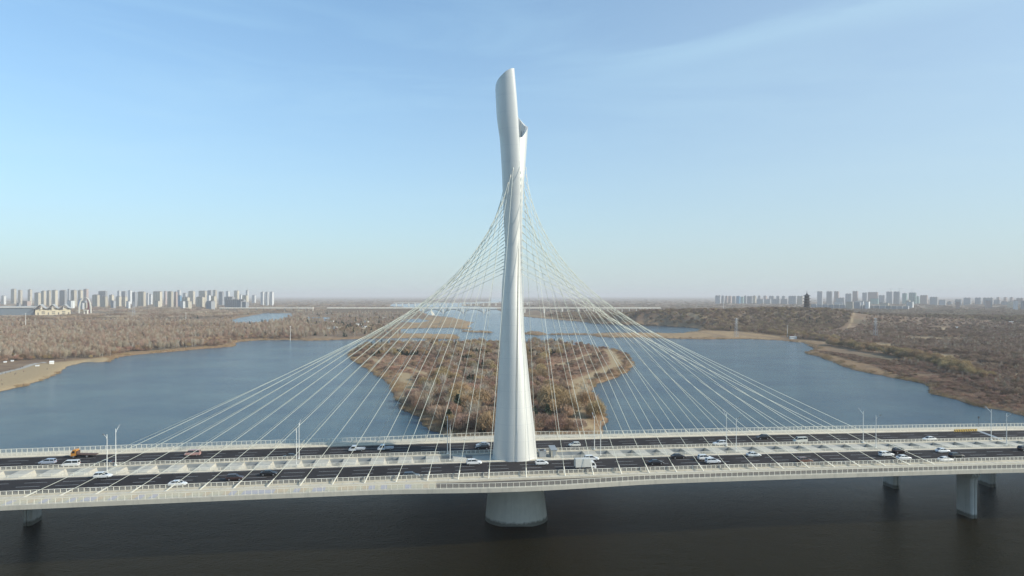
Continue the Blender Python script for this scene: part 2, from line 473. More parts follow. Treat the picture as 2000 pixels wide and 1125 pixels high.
def stained(m, z1=1.6, col=(.09,.085,.065), streak=.38):
    """tide line and rain streaks on a wall standing in the river"""
    t = m.node_tree; b = t.nodes['Principled BSDF']; src = b.inputs['Base Color'].links[0].from_socket
    co = N(t, 'ShaderNodeTexCoord'); sx = N(t, 'ShaderNodeSeparateXYZ'); t.links.new(co.outputs['Object'], sx.inputs[0])
    no = N(t, 'ShaderNodeTexNoise', Scale=.9, Detail=5.0); t.links.new(co.outputs['Object'], no.inputs['Vector'])
    ad = N(t, 'ShaderNodeMath', operation='MULTIPLY_ADD'); t.links.new(no.outputs['Fac'], ad.inputs[0]); ad.inputs[1].default_value = -1.4; t.links.new(sx.outputs[2], ad.inputs[2])
    mr = N(t, 'ShaderNodeMapRange'); t.links.new(ad.outputs[0], mr.inputs[0]); mr.inputs[1].default_value = z1-1.3; mr.inputs[2].default_value = z1-.6; mr.inputs[3].default_value = .85; mr.inputs[4].default_value = 0
    mx = N(t, 'ShaderNodeMix', data_type='RGBA'); t.links.new(mr.outputs[0], mx.inputs[0]); t.links.new(src, mx.inputs[6]); mx.inputs[7].default_value = (*col, 1)
    mp = N(t, 'ShaderNodeMapping'); mp.inputs['Scale'].default_value = (1.1,1.1,.035); t.links.new(co.outputs['Object'], mp.inputs['Vector'])
    n2 = N(t, 'ShaderNodeTexNoise', Scale=1.0, Detail=6.0, Roughness=.7); t.links.new(mp.outputs[0], n2.inputs['Vector'])
    m3 = N(t, 'ShaderNodeMapRange'); t.links.new(n2.outputs['Fac'], m3.inputs[0]); m3.inputs[1].default_value = .5; m3.inputs[2].default_value = .75; m3.inputs[3].default_value = 0; m3.inputs[4].default_value = streak
    my = N(t, 'ShaderNodeMix', data_type='RGBA'); t.links.new(m3.outputs[0], my.inputs[0]); t.links.new(mx.outputs[2], my.inputs[6]); my.inputs[7].default_value = (.20,.20,.185,1)
    t.links.new(my.outputs[2], b.inputs['Base Color'])
    return m
def worn_asphalt():
    m = bpy.data.materials.new('road_asphalt'); m.use_nodes = True
    t = m.node_tree; b = t.nodes['Principled BSDF']; b.inputs['Roughness'].default_value = .9; b.inputs['Specular IOR Level'].default_value = .15
    co = N(t, 'ShaderNodeTexCoord')
    def ns(scale, vec, det=6.0):
        mp = N(t, 'ShaderNodeMapping'); mp.inputs['Scale'].default_value = vec; t.links.new(co.outputs['Object'], mp.inputs['Vector'])
        n = N(t, 'ShaderNodeTexNoise', Scale=scale, Detail=det, Roughness=.65); t.links.new(mp.outputs[0], n.inputs['Vector']); return n.outputs['Fac']
    a = N(t, 'ShaderNodeMix', data_type='RGBA'); t.links.new(ns(1.0, (.02,1.1,1)), a.inputs[0]); a.inputs[6].default_value = (.024,.021,.022,1); a.inputs[7].default_value = (.052,.046,.044,1)
    mr = N(t, 'ShaderNodeMapRange'); t.links.new(ns(.05, (1,.6,1)), mr.inputs[0]); mr.inputs[1].default_value = .42; mr.inputs[2].default_value = .62
    c = N(t, 'ShaderNodeMix', data_type='RGBA'); t.links.new(mr.outputs[0], c.inputs[0]); t.links.new(a.outputs[2], c.inputs[6]); c.inputs[7].default_value = (.024,.021,.021,1)
    t.links.new(c.outputs[2], b.inputs['Base Color'])
    return m
# ------------------------------------------------------------------ main bridge
WD = 20.0
def wd(u):
    return WD - 3.1e-5*(u+20)**2
M_conc = material('pale_concrete', (.54,.49,.39), .85, var=.2, vscale=.35, bump=.1)
M_conc2 = material('weathered_concrete', (.46,.43,.36), .9, var=.2, vscale=.25, bump=.15)
M_pier = material('pier_concrete', (.52,.51,.47), .9, var=.16, vscale=.4, bump=.15)
stained(M_pier); stained(M_conc2, -60, streak=.45); stained(M_conc, -60, streak=.3)
M_white = material('white_painted_steel', (.74,.70,.59), .5, var=.05, vscale=2)
M_asph = worn_asphalt()
M_asph2 = material('cycle_lane_asphalt', (.10,.085,.07), .9, var=.2, vscale=.5)
M_line = material('road_marking_paint', (.42,.42,.42), .7, var=.3, vscale=1.5)
M_cable = material('cable_sheath', (.72,.72,.60), .45)
M_grey = material('grey_metal', (.32,.34,.35), .5, .3)
M_dark = material('dark_metal', (.05,.05,.055), .6)

BR = empty('cable_stayed_bridge', (1.0, 220.0, 0), TH, 'white cable stayed road bridge with one tall twisted pylon crossing the river', 'bridge')
U0, U1 = -330.0, 380.0
def bulge(u, s):
    """walkway swings outward round the pylon"""
    t = abs((u + 3) / 46.0)
    b = 2.6*0.5*(1+math.cos(math.pi*min(1, t))) if t < 1 else 0.0
    if s < 0 and u > 130:   # the near edge widens again past the span
        b += 1.6*min(1, (u-130)/50)**2
    return b
def strip(mb, u0, u1, prof, step=4.0, mi=0):
    """sweep a closed cross-section prof(u)->[(v,w)...] (w relative to deck) along u"""
    n = max(1, int(round((u1-u0)/step)))
    rings = []
    for i in range(n+1):
        u = u0 + (u1-u0)*i/n
        rings.append([(u, v, wd(u)+w) for v, w in prof(u)])
    mb.loft(rings, mi=mi)
def rect(v0, v1, w0, w1):
    lo, hi = min(v0, v1), max(v0, v1)
    return lambda u: [(lo,w0),(hi,w0),(hi,w1),(lo,w1)]

# deck: two box girders, edge slabs
for s in (-1, 1):
    mb = MB()
    strip(mb, U0, U1, lambda u: [(s*a, b) if s > 0 else (s*a, b) for a, b in ([(5.0,-.12),(5.0,-1.6),(8.5,-3.0),(20.5,-3.0),(24.4,-1.5),(24.4,-.12)] if s < 0 else [(5.0,-.12),(24.4,-.12),(24.4,-1.5),(20.5,-3.0),(8.5,-3.0),(5.0,-1.6)])])
    mb.build('deck_girder', M_conc2, BR)
    mb = MB()
    strip(mb, U0, U1, lambda u: [(s*24.4,-.35),(s*24.4,-1.35),(s*(30.9+bulge(u,s)),-1.15),(s*(31.5+bulge(u,s)),-.9),(s*(31.7+bulge(u,s)),-.35)][::(1 if s > 0 else -1)])
    o = mb.build('edge_slab', M_conc, BR)
    mb = MB()   # fascia lip
    strip(mb, U0, U1, lambda u: [(s*(31.703+bulge(u,s)),-1.3),(s*(32.0+bulge(u,s)),-1.25),(s*(32.0+bulge(u,s)),-.12),(s*(31.703+bulge(u,s)),-.12)][::(1 if s < 0 else -1)])
    mb.build('fascia', M_conc2, BR)
    # road surface
    mb = MB(); strip(mb, U0, U1, rect(s*5.0, s*24.4, -.116, 0.0)); road = mb.build('road_surface', M_asph, BR)
    # lane markings
    mb = MB()
    for v in (6.3, 22.7):
        strip(mb, U0, U1, rect(s*v, s*(v+.16), .002, .006))
    for v in (10.4, 14.5, 18.6):
        u = U0
        while u < U1:
            z0, z1 = wd(u)+.004, wd(u+6)+.004
            mb.quadbox([(u,s*v-.08,z0-.003),(u+6,s*v-.08,z1-.003),(u+6,s*v+.08,z1-.003),(u,s*v+.08,z0-.003),(u,s*v-.08,z0),(u+6,s*v-.08,z1),(u+6,s*v+.08,z1),(u,s*v+.08,z0)])
            u += 10.0
    mb.build('lane_marking', M_line, road)
    # outer concrete barrier and anchorage strip
    mb = MB()
    strip(mb, U0, U1, lambda u: [(s*23.3,.004),(s*24.3,.004),(s*24.3,.55),(s*23.75,.55),(s*23.3,.12)][::(1 if s > 0 else -1)])
    mb.build('concrete_barrier', M_conc, BR)
    mb = MB()
    strip(mb, U0, U1, rect(s*24.402, s*26.5, -.347, .20))
    u = U0
    while u < U1:          # precast joints standing 3 cm proud
        mb.box(u, u+.12, *sorted((s*24.6, s*26.55)), wd(u)-.3, wd(u)+.23, 1)
        u += 2.9
    mb.build('anchorage_strip', [M_conc, M_grey], BR)
    mb = MB()
    strip(mb, U0, U1, rect(s*26.503, s*27.1, -.347, .38))
    mb.build('kerb', M_conc, BR)
    # walkway paving: light outer band and the cycle lane
    mb = MB()
    strip(mb, U0, U1, lambda u: [(s*(30.9+bulge(u,s)),-.346),(s*(31.7+bulge(u,s)),-.346),(s*(31.7+bulge(u,s)),-.12),(s*(30.9+bulge(u,s)),-.12)][::(1 if s > 0 else -1)])
    mb.build('walkway', M_conc, BR)
def lane_material():
    m = bpy.data.materials.new('coloured_paving'); m.use_nodes = True
    t = m.node_tree; b = t.nodes['Principled BSDF']; b.inputs['Roughness'].default_value = .85
    co = N(t, 'ShaderNodeTexCoord'); sx = N(t, 'ShaderNodeSeparateXYZ'); t.links.new(co.outputs['Object'], sx.inputs[0])
    a = N(t, 'ShaderNodeMath', operation='MULTIPLY'); t.links.new(sx.outputs[0], a.inputs[0]); a.inputs[1].default_value = 1/1.64
    f = N(t, 'ShaderNodeMath', operation='FLOOR'); t.links.new(a.outputs[0], f.inputs[0])
    wn_ = N(t, 'ShaderNodeTexWhiteNoise', noise_dimensions='1D'); t.links.new(f.outputs[0], wn_.inputs['W'])
    cr_ = N(t, 'ShaderNodeValToRGB'); cr_.color_ramp.interpolation = 'CONSTANT'
    e = cr_.color_ramp.elements; e[0].color = (.44,.40,.29,1); e[1].position = .42; e[1].color = (.36,.35,.38,1)
    x = e.new(.7); x.color = (.46,.37,.25,1)
    t.links.new(wn_.outputs['Value'], cr_.inputs[0])
    t.links.new(cr_.outputs[0], b.inputs['Base Color'])
    return m
M_lane = lane_material()
for s, a, b_, mt in ((-1, U0, -26, M_lane), (-1, -26, U1, M_asph2), (1, U0, U1, M_conc)):
    mb = MB()
    strip(mb, a, b_, lambda u: [(s*27.103,-.346),(s*(30.897+bulge(u,s)),-.346),(s*(30.897+bulge(u,s)),-.14),(s*27.103,-.14)][::(1 if s > 0 else -1)])
    mb.build('cycle_lane', mt, BR)

# median: recessed steel floor with a raised cross beam every 8.6 m
mb = MB(); strip(mb, U0, U1, rect(-4.4, 4.4, -2.9, -2.6)); mb.build('median_floor', M_grey, BR)
u = U0
while u < U1:
    mb = MB()
    if not (-20 < u < 15):
        z = wd(u)
        mb.quadbox([(u-.5,-4.39,z-2.597),(u+5.6,-4.39,z-2.597),(u+5.6,4.39,z-2.597),(u-.5,4.39,z-2.597),(u+.5,-4.39,z+.1),(u+4.6,-4.39,z+.1),(u+4.6,4.39,z+.2),(u+.5,4.39,z+.2)])
        mb.build('cross_beam', M_conc2, BR)
    u += 8.6
def guard(v, name, post=1.45, h0=.55, h1=1.3, bars=(.78,1.0), pw=.13, mat=None, u0=U0, u1=U1, off=lambda u: 0.0, skip=None):
    """steel railing: posts, top rail and horizontal bars"""
    mb = MB(); s = 1 if v > 0 else -1
    n = int((u1-u0)/post)
    us = [u0 + i*post for i in range(n+1)]
    for u in us:
        if skip and skip(u): continue
        vv = v + s*off(u)
        mb.box(u-pw/2, u+pw/2, vv-.06, vv+.06, wd(u)+h0, wd(u)+h1-.05)
    for i in range(0, n, 2):
        a, b2 = us[i], us[min(i+2, n)]
        if a == b2: continue
        if skip and (skip(a) or skip(b2)): continue
        va, vb = v+s*off(a), v+s*off(b2)
        for h, t, w in [(h1, .045, .08)] + [(b, .03, .03) for b in bars]:
            za, zb = wd(a)+h, wd(b2)+h
            mb.quadbox([(a,va-w,za-t),(b2,vb-w,zb-t),(b2,vb+w,zb-t),(a,va+w,za-t),(a,va-w,za+t),(b2,vb-w,zb+t),(b2,vb+w,zb+t),(a,va+w,za+t)])
    return mb.build(name, mat or M_white, BR)
for s, hb in ((-1, .22), (1, .5)):
    mb = MB()
    strip(mb, U0, U1, lambda u: [(s*4.4,-2.9),(s*5.0,-2.9),(s*5.0,.004),(s*5.75,.004),(s*5.6,.12),(s*5.2,hb),(s*4.6,hb),(s*4.4,hb-.1)][::(1 if s > 0 else -1)])
    mb.build('concrete_barrier', M_conc, BR)
mb = MB(); strip(mb, U0, U1, rect(4.33, 4.397, -2.597, .1)); mb.build('gap_shade_panel', M_grey, BR)  # dark panel added so the gap behind the rail looks shaded
guard(4.9, 'guard_rail', h0=.5, h1=1.35)
guard(-4.7, 'guard_rail', post=2.9, h0=.22, h1=1.05, bars=(.4,.6,.8), pw=.12, u1=-13)
guard(-4.7, 'guard_rail', post=2.9, h0=.22, h1=1.05, bars=(.4,.6,.8), pw=.12, u0=12)
guard(-24.0, 'guard_rail', h0=.5, h1=1.5, bars=(.82,1.12))
guard(24.0, 'guard_rail', h0=.55, h1=1.35)
for s in (-1, 1):
    off = lambda u, s=s: bulge(u, s)
    rl = guard(s*31.45, 'walkway_railing', post=1.64, h0=-.12, h1=1.2, bars=(.02,), pw=.12, off=off)
    mb = MB(); u = U0       # thin pickets between the posts
    while u < U1:
        vv = s*(31.45+bulge(u, s))
        mb.box(u-.01, u+.01, vv-.01, vv+.01, wd(u)+.02, wd(u)+1.1)
        u += .205
    mb.build('pickets', M_white, rl)

# piers
def pier(u, v, zb=-2.5):
    mb = MB()
    top = wd(u)-3.0
    L, W = 6.6, 2.5       # across, along
    def ring(z, l, w, rnd=.5):
        return [(u-w/2,v-l/2+rnd,z),(u-w/2+rnd,v-l/2,z),(u-.22,v-l/2,z),(u-.12,v-l/2+.35,z),(u+.12,v-l/2+.35,z),(u+.22,v-l/2,z),(u+w/2-rnd,v-l/2,z),(u+w/2,v-l/2+rnd,z),
                (u+w/2,v+l/2-rnd,z),(u+w/2-rnd,v+l/2,z),(u-w/2+rnd,v+l/2,z),(u-w/2,v+l/2-rnd,z)]
    mb.loft([ring(zb, L, W), ring(top-3.6, L, W), ring(top-3.1, L+.5, W+.1), ring(top-2.5, L+1.8, W+.3), ring(top-.02, L+2.2, W+.4)])
    mb.build('pier', M_pier, BR)
pier(147, -16.6); pier(145.6, 17.6); pier(183, -16.6); pier(183, 14.5)
pier(-152.0, 17.0); pier(-150, -16.6); pier(-188, 17.0); pier(-188, -16.6)

# pylon ---------------------------------------------------------------
def ypx(z): return HY - (z-CH)/.165
def itp(tab, y):
    tab = sorted(tab)
    return float(np.interp(y, [a for a, b in tab], [b for a, b in tab]))
MAIN_L = [(1040,945),(1020,947),(960,953),(893,962),(830,966.5),(777,970.5),(690,975.5),(654,977),(604,979),(554,980.5),(520,982)]
MAIN_R = [(1040,1073),(1020,1070),(960,1062.5),(893,1049),(830,1043),(777,1037),(690,1028.5),(654,1024.5),(604,1021.5),(554,1019.5),(520,1018.7)]
A_L = MAIN_L[:-1] + [(520,984),(480,986.5),(440,985.5),(400,983.5),(368,981.5),(342,980.5),(306,978.5),(270,976),(244,972),(221,969.6),(174,967.3),(130,966.5)]
A_R = MAIN_R[:-1] + [(520,1018.8),(480,1018.3),(430,1017.3),(368,1016),(311,1014.5),(265,1012.5),(195,1007.8),(134,1003),(120,1002)]
B_L = MAIN_L[:-1] + [(520,981.8),(480,982.6),(440,982.6),(400,982),(340,984),(250,992),(200,997)]
B_R = MAIN_R[:-1] + [(520,1019),(480,1018.8),(430,1019.8),(380,1021.4),(357,1023),(342,1024.8),(303,1027.6),(265,1030),(247,1031.2),(220,1033)]
SX = [(1040,1000),(893,1003),(777,1006),(650,1009),(560,1010.2),(520,1011),(480,1012),(430,1014),(368,1015.5),(311,1014.5),(265,1012.5),(195,1007.8),(134,1003),(120,1002)]
def ell(shell, y):
    L = itp(A_L if shell == 'A' else B_L, y); R_ = itp(A_R if shell == 'A' else B_R, y)
    a = (R_-L)/2
    if shell == 'A':
        w = min(1, max(0, (540-y)/140))
        a = a*(1-w) + w*(itp(SX, y)-L)/1.45
    return L+a, a
def seam(shell, y):
    cx, a = ell(shell, y)
    x = itp(SX, y) - (1.5*min(1, max(0, (520-y)/100)) if shell == 'B' else 0)
    return -math.degrees(math.acos(max(-1, min(1, (x-cx)/a))))
BDEPTH = [(1040,8.6),(893,6.6),(777,5.4),(654,4.3),(520,3.3),(400,3.0),(300,3.3),(200,3.6),(120,3.8)]
SHA = [(1040,0),(554,0),(480,-.25),(368,-.9),(250,-1.6),(130,-2.4)]
SHB = [(1040,0),(554,0),(480,.25),(368,.8),(250,1.5),(200,1.8)]
def surf(shell, th, z, inset=0.0):
    y = ypx(z)
    cx, a = ell(shell, y); a *= .165
    b = itp(BDEPTH, y)
    vy = itp(SHA if shell == 'A' else SHB, y)
    # gentle hollow beside the seam
    c, s = math.cos(th), math.sin(th)
    py_ = vy + (b-inset)*s
    k = (220+py_)/220        # the outline was measured at the pylon axis; nearer faces are correspondingly smaller
    return Vector((((cx-1000)*.165 + (a-inset)*c)*k - 1.0, py_, CH+(z-CH)*k))
def top_a(th, z):
    p = surf('A', th, z); q = surf('A', R(-175), z); r = surf('A', R(seam('A', 134)), z)
    t = max(0, min(1, (p.x-q.x)/(r.x-q.x)))
    return float(np.interp(t, [0,.02,.07,.16,.28,.45,.6,.88,1], [175,166,161,154.5,149,143,138,133.2,133]))
def top_b(th):
    c = math.cos(th)
    if th < 0: return 268 - 21*max(0, (c-.18)/.82)
    return 247 - 15*min(1.3, (1-c)/.82)
def shell(name, S_, mat, parent):
    nth, zs = 44, list(np.linspace(-2.5, 86, 46))
    nr = 34
    outer, inner = [], []
    thick = .75
    def span(y):
        if S_ == 'A':
            t1 = seam('A', y)
            return R(t1), R(t1 - itp([(1040,178),(560,180),(480,176),(400,150),(300,135),(120,135)], y))
        b0 = seam('B', y)
        return R(b0), R(b0 + itp([(1040,182),(560,180),(480,195),(400,215),(200,222)], y))
    def lip(j, z):      # the cut edge of the front blade is splayed so that it catches the light
        return R(12)*itp([(1040,0),(560,0),(440,1),(120,1)], ypx(z)) if (S_ == 'A' and j == 0) else 0.0
    for j in range(nth+1):
        f = j/nth
        co, ci = [], []
        for z in zs:
            a0, a1 = span(ypx(z)); th = a0+(a1-a0)*f
            gi = .55*itp([(1040,.3),(560,1),(450,1),(400,0)], ypx(z)) if (S_ == 'B' and j in (0, 1)) else 0
            co.append(surf(S_, th, z, gi)); ci.append(surf(S_, th + lip(j, z), z, thick+gi*.3))
        a0, a1 = span(220); th = a0+(a1-a0)*f
        yt = top_a(th, 139) if S_ == 'A' else top_b(th)
        zt = CH + (HY-yt)*.165
        for i in range(1, nr+1):
            z = 86 + (zt-86)*i/nr
            a0, a1 = span(ypx(z)); th = a0+(a1-a0)*f
            co.append(surf(S_, th, z)); ci.append(surf(S_, th + lip(j, z), z, thick))
        outer.append(co); inner.append(ci)
    v = []; fs = []
    nrow = len(outer[0])
    for c in outer: v += [tuple(p) for p in c]
    off = len(v)
    for c in inner: v += [tuple(p) for p in c]
    flip = S_ == 'A'
    def add(q):
        fs.append(q[::-1] if flip else q)
    for j in range(nth):
        for i in range(nrow-1):
            a, b, c, d = j*nrow+i, (j+1)*nrow+i, (j+1)*nrow+i+1, j*nrow+i+1
            add([a,b,c,d]); add([off+d,off+c,off+b,off+a])
        add([j*nrow+nrow-1,(j+1)*nrow+nrow-1,off+(j+1)*nrow+nrow-1,off+j*nrow+nrow-1])
        add([off+j*nrow,off+(j+1)*nrow,(j+1)*nrow,j*nrow])
    for i in range(nrow-1):
        a = i; add([a,a+1,off+a+1,off+a])
        a = nth*nrow+i; add([off+a,off+a+1,a+1,a])
    me = bpy.data.meshes.new(name); me.from_pydata(v, [], fs); me.materials.append(mat); me.materials.append(M_base)
    me.polygons.foreach_set('material_index', [1 if max(v[i_][2] for i_ in f_) < 19.2 else 0 for f_ in fs])
    me.update()
    bm = bmesh.new(); bm.from_mesh(me)
    for e in bm.edges:
        if len(e.link_faces) == 2 and e.calc_face_angle(0) > R(40): e.smooth = False
    for f_ in bm.faces: f_.smooth = True
    bm.to_mesh(me); bm.free()
    return link_mesh(name, me, parent)
def pylon_material():
    m = bpy.data.materials.new('pylon_silver_paint'); m.use_nodes = True
    t = m.node_tree; b = t.nodes['Principled BSDF']
    b.inputs['Roughness'].default_value = .45; b.inputs['Metallic'].default_value = .45
    co = N(t, 'ShaderNodeTexCoord')
    mp = N(t, 'ShaderNodeMapping'); mp.inputs['Scale'].default_value = (.5,.5,.05); t.links.new(co.outputs['Object'], mp.inputs['Vector'])
    no = N(t, 'ShaderNodeTexNoise', Scale=1.0, Detail=7.0, Roughness=.65); t.links.new(mp.outputs[0], no.inputs['Vector'])
    sx = N(t, 'ShaderNodeSeparateXYZ'); t.links.new(co.outputs['Object'], sx.inputs[0])
    dv = N(t, 'ShaderNodeMath', operation='DIVIDE'); t.links.new(sx.outputs[2], dv.inputs[0]); dv.inputs[1].default_value = 5.2
    fr = N(t, 'ShaderNodeMath', operation='FRACT'); t.links.new(dv.outputs[0], fr.inputs[0])
    lt = N(t, 'ShaderNodeMath', operation='LESS_THAN'); t.links.new(fr.outputs[0], lt.inputs[0]); lt.inputs[1].default_value = .018
    fl = N(t, 'ShaderNodeMath', operation='FLOOR'); t.links.new(dv.outputs[0], fl.inputs[0])
    wh = N(t, 'ShaderNodeTexWhiteNoise', noise_dimensions='1D'); t.links.new(fl.outputs[0], wh.inputs['W'])
    mx = N(t, 'ShaderNodeMix', data_type='RGBA'); t.links.new(no.outputs['Fac'], mx.inputs[0])
    mx.inputs[6].default_value = (.67,.66,.62,1); mx.inputs[7].default_value = (.75,.74,.69,1)
    m2 = N(t, 'ShaderNodeMix', data_type='RGBA', blend_type='MULTIPLY'); t.links.new(mx.outputs[2], m2.inputs[6])
    sc = N(t, 'ShaderNodeMapRange'); t.links.new(wh.outputs['Value'], sc.inputs[0]); sc.inputs[3].default_value = .97; sc.inputs[4].default_value = 1.0
    m2.inputs[0].default_value = 1; t.links.new(sc.outputs[0], m2.inputs[7])
    m3 = N(t, 'ShaderNodeMix', data_type='RGBA'); t.links.new(lt.outputs[0], m3.inputs[0]); t.links.new(m2.outputs[2], m3.inputs[6]); m3.inputs[7].default_value = (.60,.60,.58,1)
    t.links.new(m3.outputs[2], b.inputs['Base Color'])
    return m
M_pyl = stained(pylon_material(), 1.2, streak=.07)
M_base = stained(material('pylon_base_concrete', (.60,.57,.50), .85, var=.12, vscale=.5, bump=.1), 1.5, streak=.2)
PY = bpy.data.objects.new('pylon', None); COL.objects.link(PY); PY.parent = BR; PY.rotation_euler = (0,0,-TH)
shell('front_shell', 'A', M_pyl, PY)
shell('rear_shell', 'B', M_pyl, PY)
mb = MB()   # inner core that closes the hollow below the crown
rings = []
for z in np.linspace(70, 118, 20):
    y = ypx(z)
    L = max(itp(A_L,y), itp(B_L,y))+4; R_ = min(itp(A_R,y), itp(B_R,y))-4
    cx = ((L+R_)/2-1000)*.165-1; a = (R_-L)/2*.165
    rings.append([(cx+a*math.cos(t), 1.4*math.sin(t), z) for t in np.linspace(0, 2*math.pi, 17)[:-1]])
mb.loft(rings); mb.build('inner_core', M_pyl, PY)
mb = MB()   # stiffeners inside the open rear crown
for d in range(0, 170, 20):
    p = surf('B', R(d), 118, .76); q_ = surf('B', R(d), 125.0-d*.002, .76)
    mb.tube(p, q_, .12, n=4)
for z in (119, 122):
    for d in range(0, 160, 20):
        mb.tube(surf('B', R(d), z, .8), surf('B', R(d+20), z, .8), .1, n=4)
mb.build('stiffener', M_grey, PY)

mb = MB(); mb.box(-13.5, 14.5, -4.38, 4.38, wd(0)-2.597, wd(0)-.25); mb.build('pylon_platform', M_conc2, BR)
# stay cables -----------------------------------------------------------
crot = Matrix.Rotation(-TH, 3, 'Z')
def attach(shell_, deg, z):
    return crot @ surf(shell_, R(deg), z, .1)
def cable(u, v, p, i):
    a = Vector((u, v, wd(u)+.2))
    d = (p-a).normalized()
    # slight sag
    mb = MB(); n = 8; L = (p-a).length
    pts = []
    for j in range(n+1):
        t = j/n; q_ = a.lerp(p, t); q_.z -= 4*t*(1-t)*L*.0035; pts.append(q_)
    rings = []
    x = d.cross(Vector((0,0,1))).normalized(); y = d.cross(x)
    for q_ in pts:
        rings.append([q_ + x*(math.cos(k*math.pi/3)*.064) + y*(math.sin(k*math.pi/3)*.064) for k in range(6)])
    mb.loft(rings)
    c = mb.build('stay_cable', M_cable, BR, smooth=False)
    mb = MB(); mb.tube(a-d*.3, a+d*2.6, .2, .17, 8); mb.build('anchor_sleeve', M_white, c)
    mb = MB(); mb.tube(p-d*1.2, p-d*.1, .09, .12, 8); mb.build('anchor_sleeve', M_white, c)
for k in range(15):
    uL = -(11.2+8.62*(14-k)); uR = 10.9+8.36*(14-k)
    zz = CH + (HY-(525-14.2*k))*.165
    f = k/14
    aL = -168 + max(0, (k-7)/7)**1.3*75
    cable(uL, -25.4, attach('A', aL, zz), k)
    cable(uR, -25.4, attach('B' if k < 3 else 'A', -24 if k < 3 else -18+f*4, zz), k)
    cable(uL, 25.4, attach('B', 158 if k < 11 else 148, zz-1.5), k)
    cable(uR, 25.4, attach('B', 28, zz-1.5), k)
cable(-.4, -25.4, attach('A', -54, CH+(HY-314)*.165), 15)
cable(.8, 25.4, attach('B', 60, CH+(HY-314)*.165), 15)

# ------------------------------------------------------------------ bridge-frame placement
cT, sT = math.cos(TH), math.sin(TH)
def b2w(u, v, w=0.0):
    return Vector((1 + u*cT - v*sT, 220 + u*sT + v*cT, w))
def row_u(px, v):
    """u on the line v=const seen at photo column px"""
    k = (px-1000)/F      # X = k*Y
    # 1+u c - v s = k (220 + u s + v c)
    return (k*(220+v*cT) - 1 + v*sT) / (cT - k*sT)
def row_v(px, py, h=0.0):
    """(u, v) of a deck point seen at (px, py); the deck's camber is followed"""
    z = WD
    for _ in range(6):
        X, Y = px2w(px, py, z+h)
        u = (X-1)*cT + (Y-220)*sT; v = -(X-1)*sT + (Y-220)*cT
        z = wd(u)
    return u, v

# ------------------------------------------------------------------ street lamps
M_lampw = material('lamp_post_paint', (.74,.73,.68), .45)
M_glass = material('lamp_glass', (.25,.26,.27), .2)
FARL = [226, 584, 874, 1161, 1419, 1686, 1936]
NEARL = [209, 579, 879, 1173, 1438, 1711, 1966]
def street_lamp(px, v, side, label, group):
    u = row_u(px, v)
    p = b2w(u, v, wd(u)+.5)
    e = empty('street_lamp', p, TH, label, 'street lamp', group)
    mb = MB(); mb.tube((0,0,0),(0,0,11.2),.13,.08,8); mb.box(-.28,.28,-.28,.28,0,.35)
    mb.build('pole', M_lampw, e)
    mb = MB(); mb.tube((0,0,10.2),(0,side*2.1,11.5),.06,.05,6); mb.tube((0,0,10.5),(0,side*.5,10.1),.05,.05,6)
    mb.build('arm', M_lampw, e)
    mb = MB()
    mb.loft([[(-.14,side*1.8,11.35),(.14,side*1.8,11.35),(.14,side*1.8,11.47),(-.14,side*1.8,11.47)],[(-.2,side*2.3,11.6),(.2,side*2.3,11.6),(.18,side*2.3,11.76),(-.18,side*2.3,11.76)],[(-.1,side*2.9,11.92),(.1,side*2.9,11.92),(.1,side*2.9,11.98),(-.1,side*2.9,11.98)]])
    mb.build('lamp_head', M_glass, e)
ords = ['first', 'second', 'third', 'fourth', 'fifth', 'sixth', 'seventh']
for i, px in enumerate(FARL):
    street_lamp(px, 4.55, 1, 'white street lamp with arm over the far carriageway, %s from the left' % ords[i], 'street lamps along the bridge median')
for i, px in enumerate(NEARL):
    street_lamp(px, -4.0, -1, 'white street lamp with arm over the near carriageway, %s from the left' % ords[i], 'street lamps along the bridge median')

# equipment beside the pylon
u, v = row_u(1071, 1.0), 1.0
e = empty('equipment_cabinet', b2w(u+1.4, 0.5, wd(u)-.2), TH, 'pale concrete equipment hut in the median right of the pylon foot', 'cabinet')
mb = MB(); mb.loft([[(-.9,-2.2,0),(.9,-2.2,0),(.9,2.2,0),(-.9,2.2,0)],[(-.9,-2.2,2.3),(.9,-2.2,2.3),(.9,2.2,2.8),(-.9,2.2,2.8)]])
mb.build('housing', M_conc2, e)
mb = MB(); mb.quadbox([(-1.05,-2.4,2.303),(1.05,-2.4,2.303),(1.05,2.4,2.85),(-1.05,2.4,2.85),(-1.05,-2.4,2.42),(1.05,-2.4,2.42),(1.05,2.4,2.97),(-1.05,2.4,2.97)])
mb.build('roof', M_grey, e)
mb = MB(); mb.box(-.5,.5,-2.26,-2.203,.1,2.0); mb.build('door', M_grey, e)
e = empty('ventilation_unit', b2w(row_u(1059,0), 0.3, wd(8)-.2), TH, 'low grey ventilation unit between pylon foot and equipment hut', 'machine')
mb = MB(); mb.box(-1.1,1.1,-1.3,1.3,0,1.9); mb.box(-1.2,1.2,-1.4,1.4,1.9,2.0); mb.build('casing', M_grey, e)
mb = MB(); mb.tube((-.1,-.3,2.0),(-.1,-.3,2.25),.75,.75,14); mb.build('fan_hood', M_dark, e)

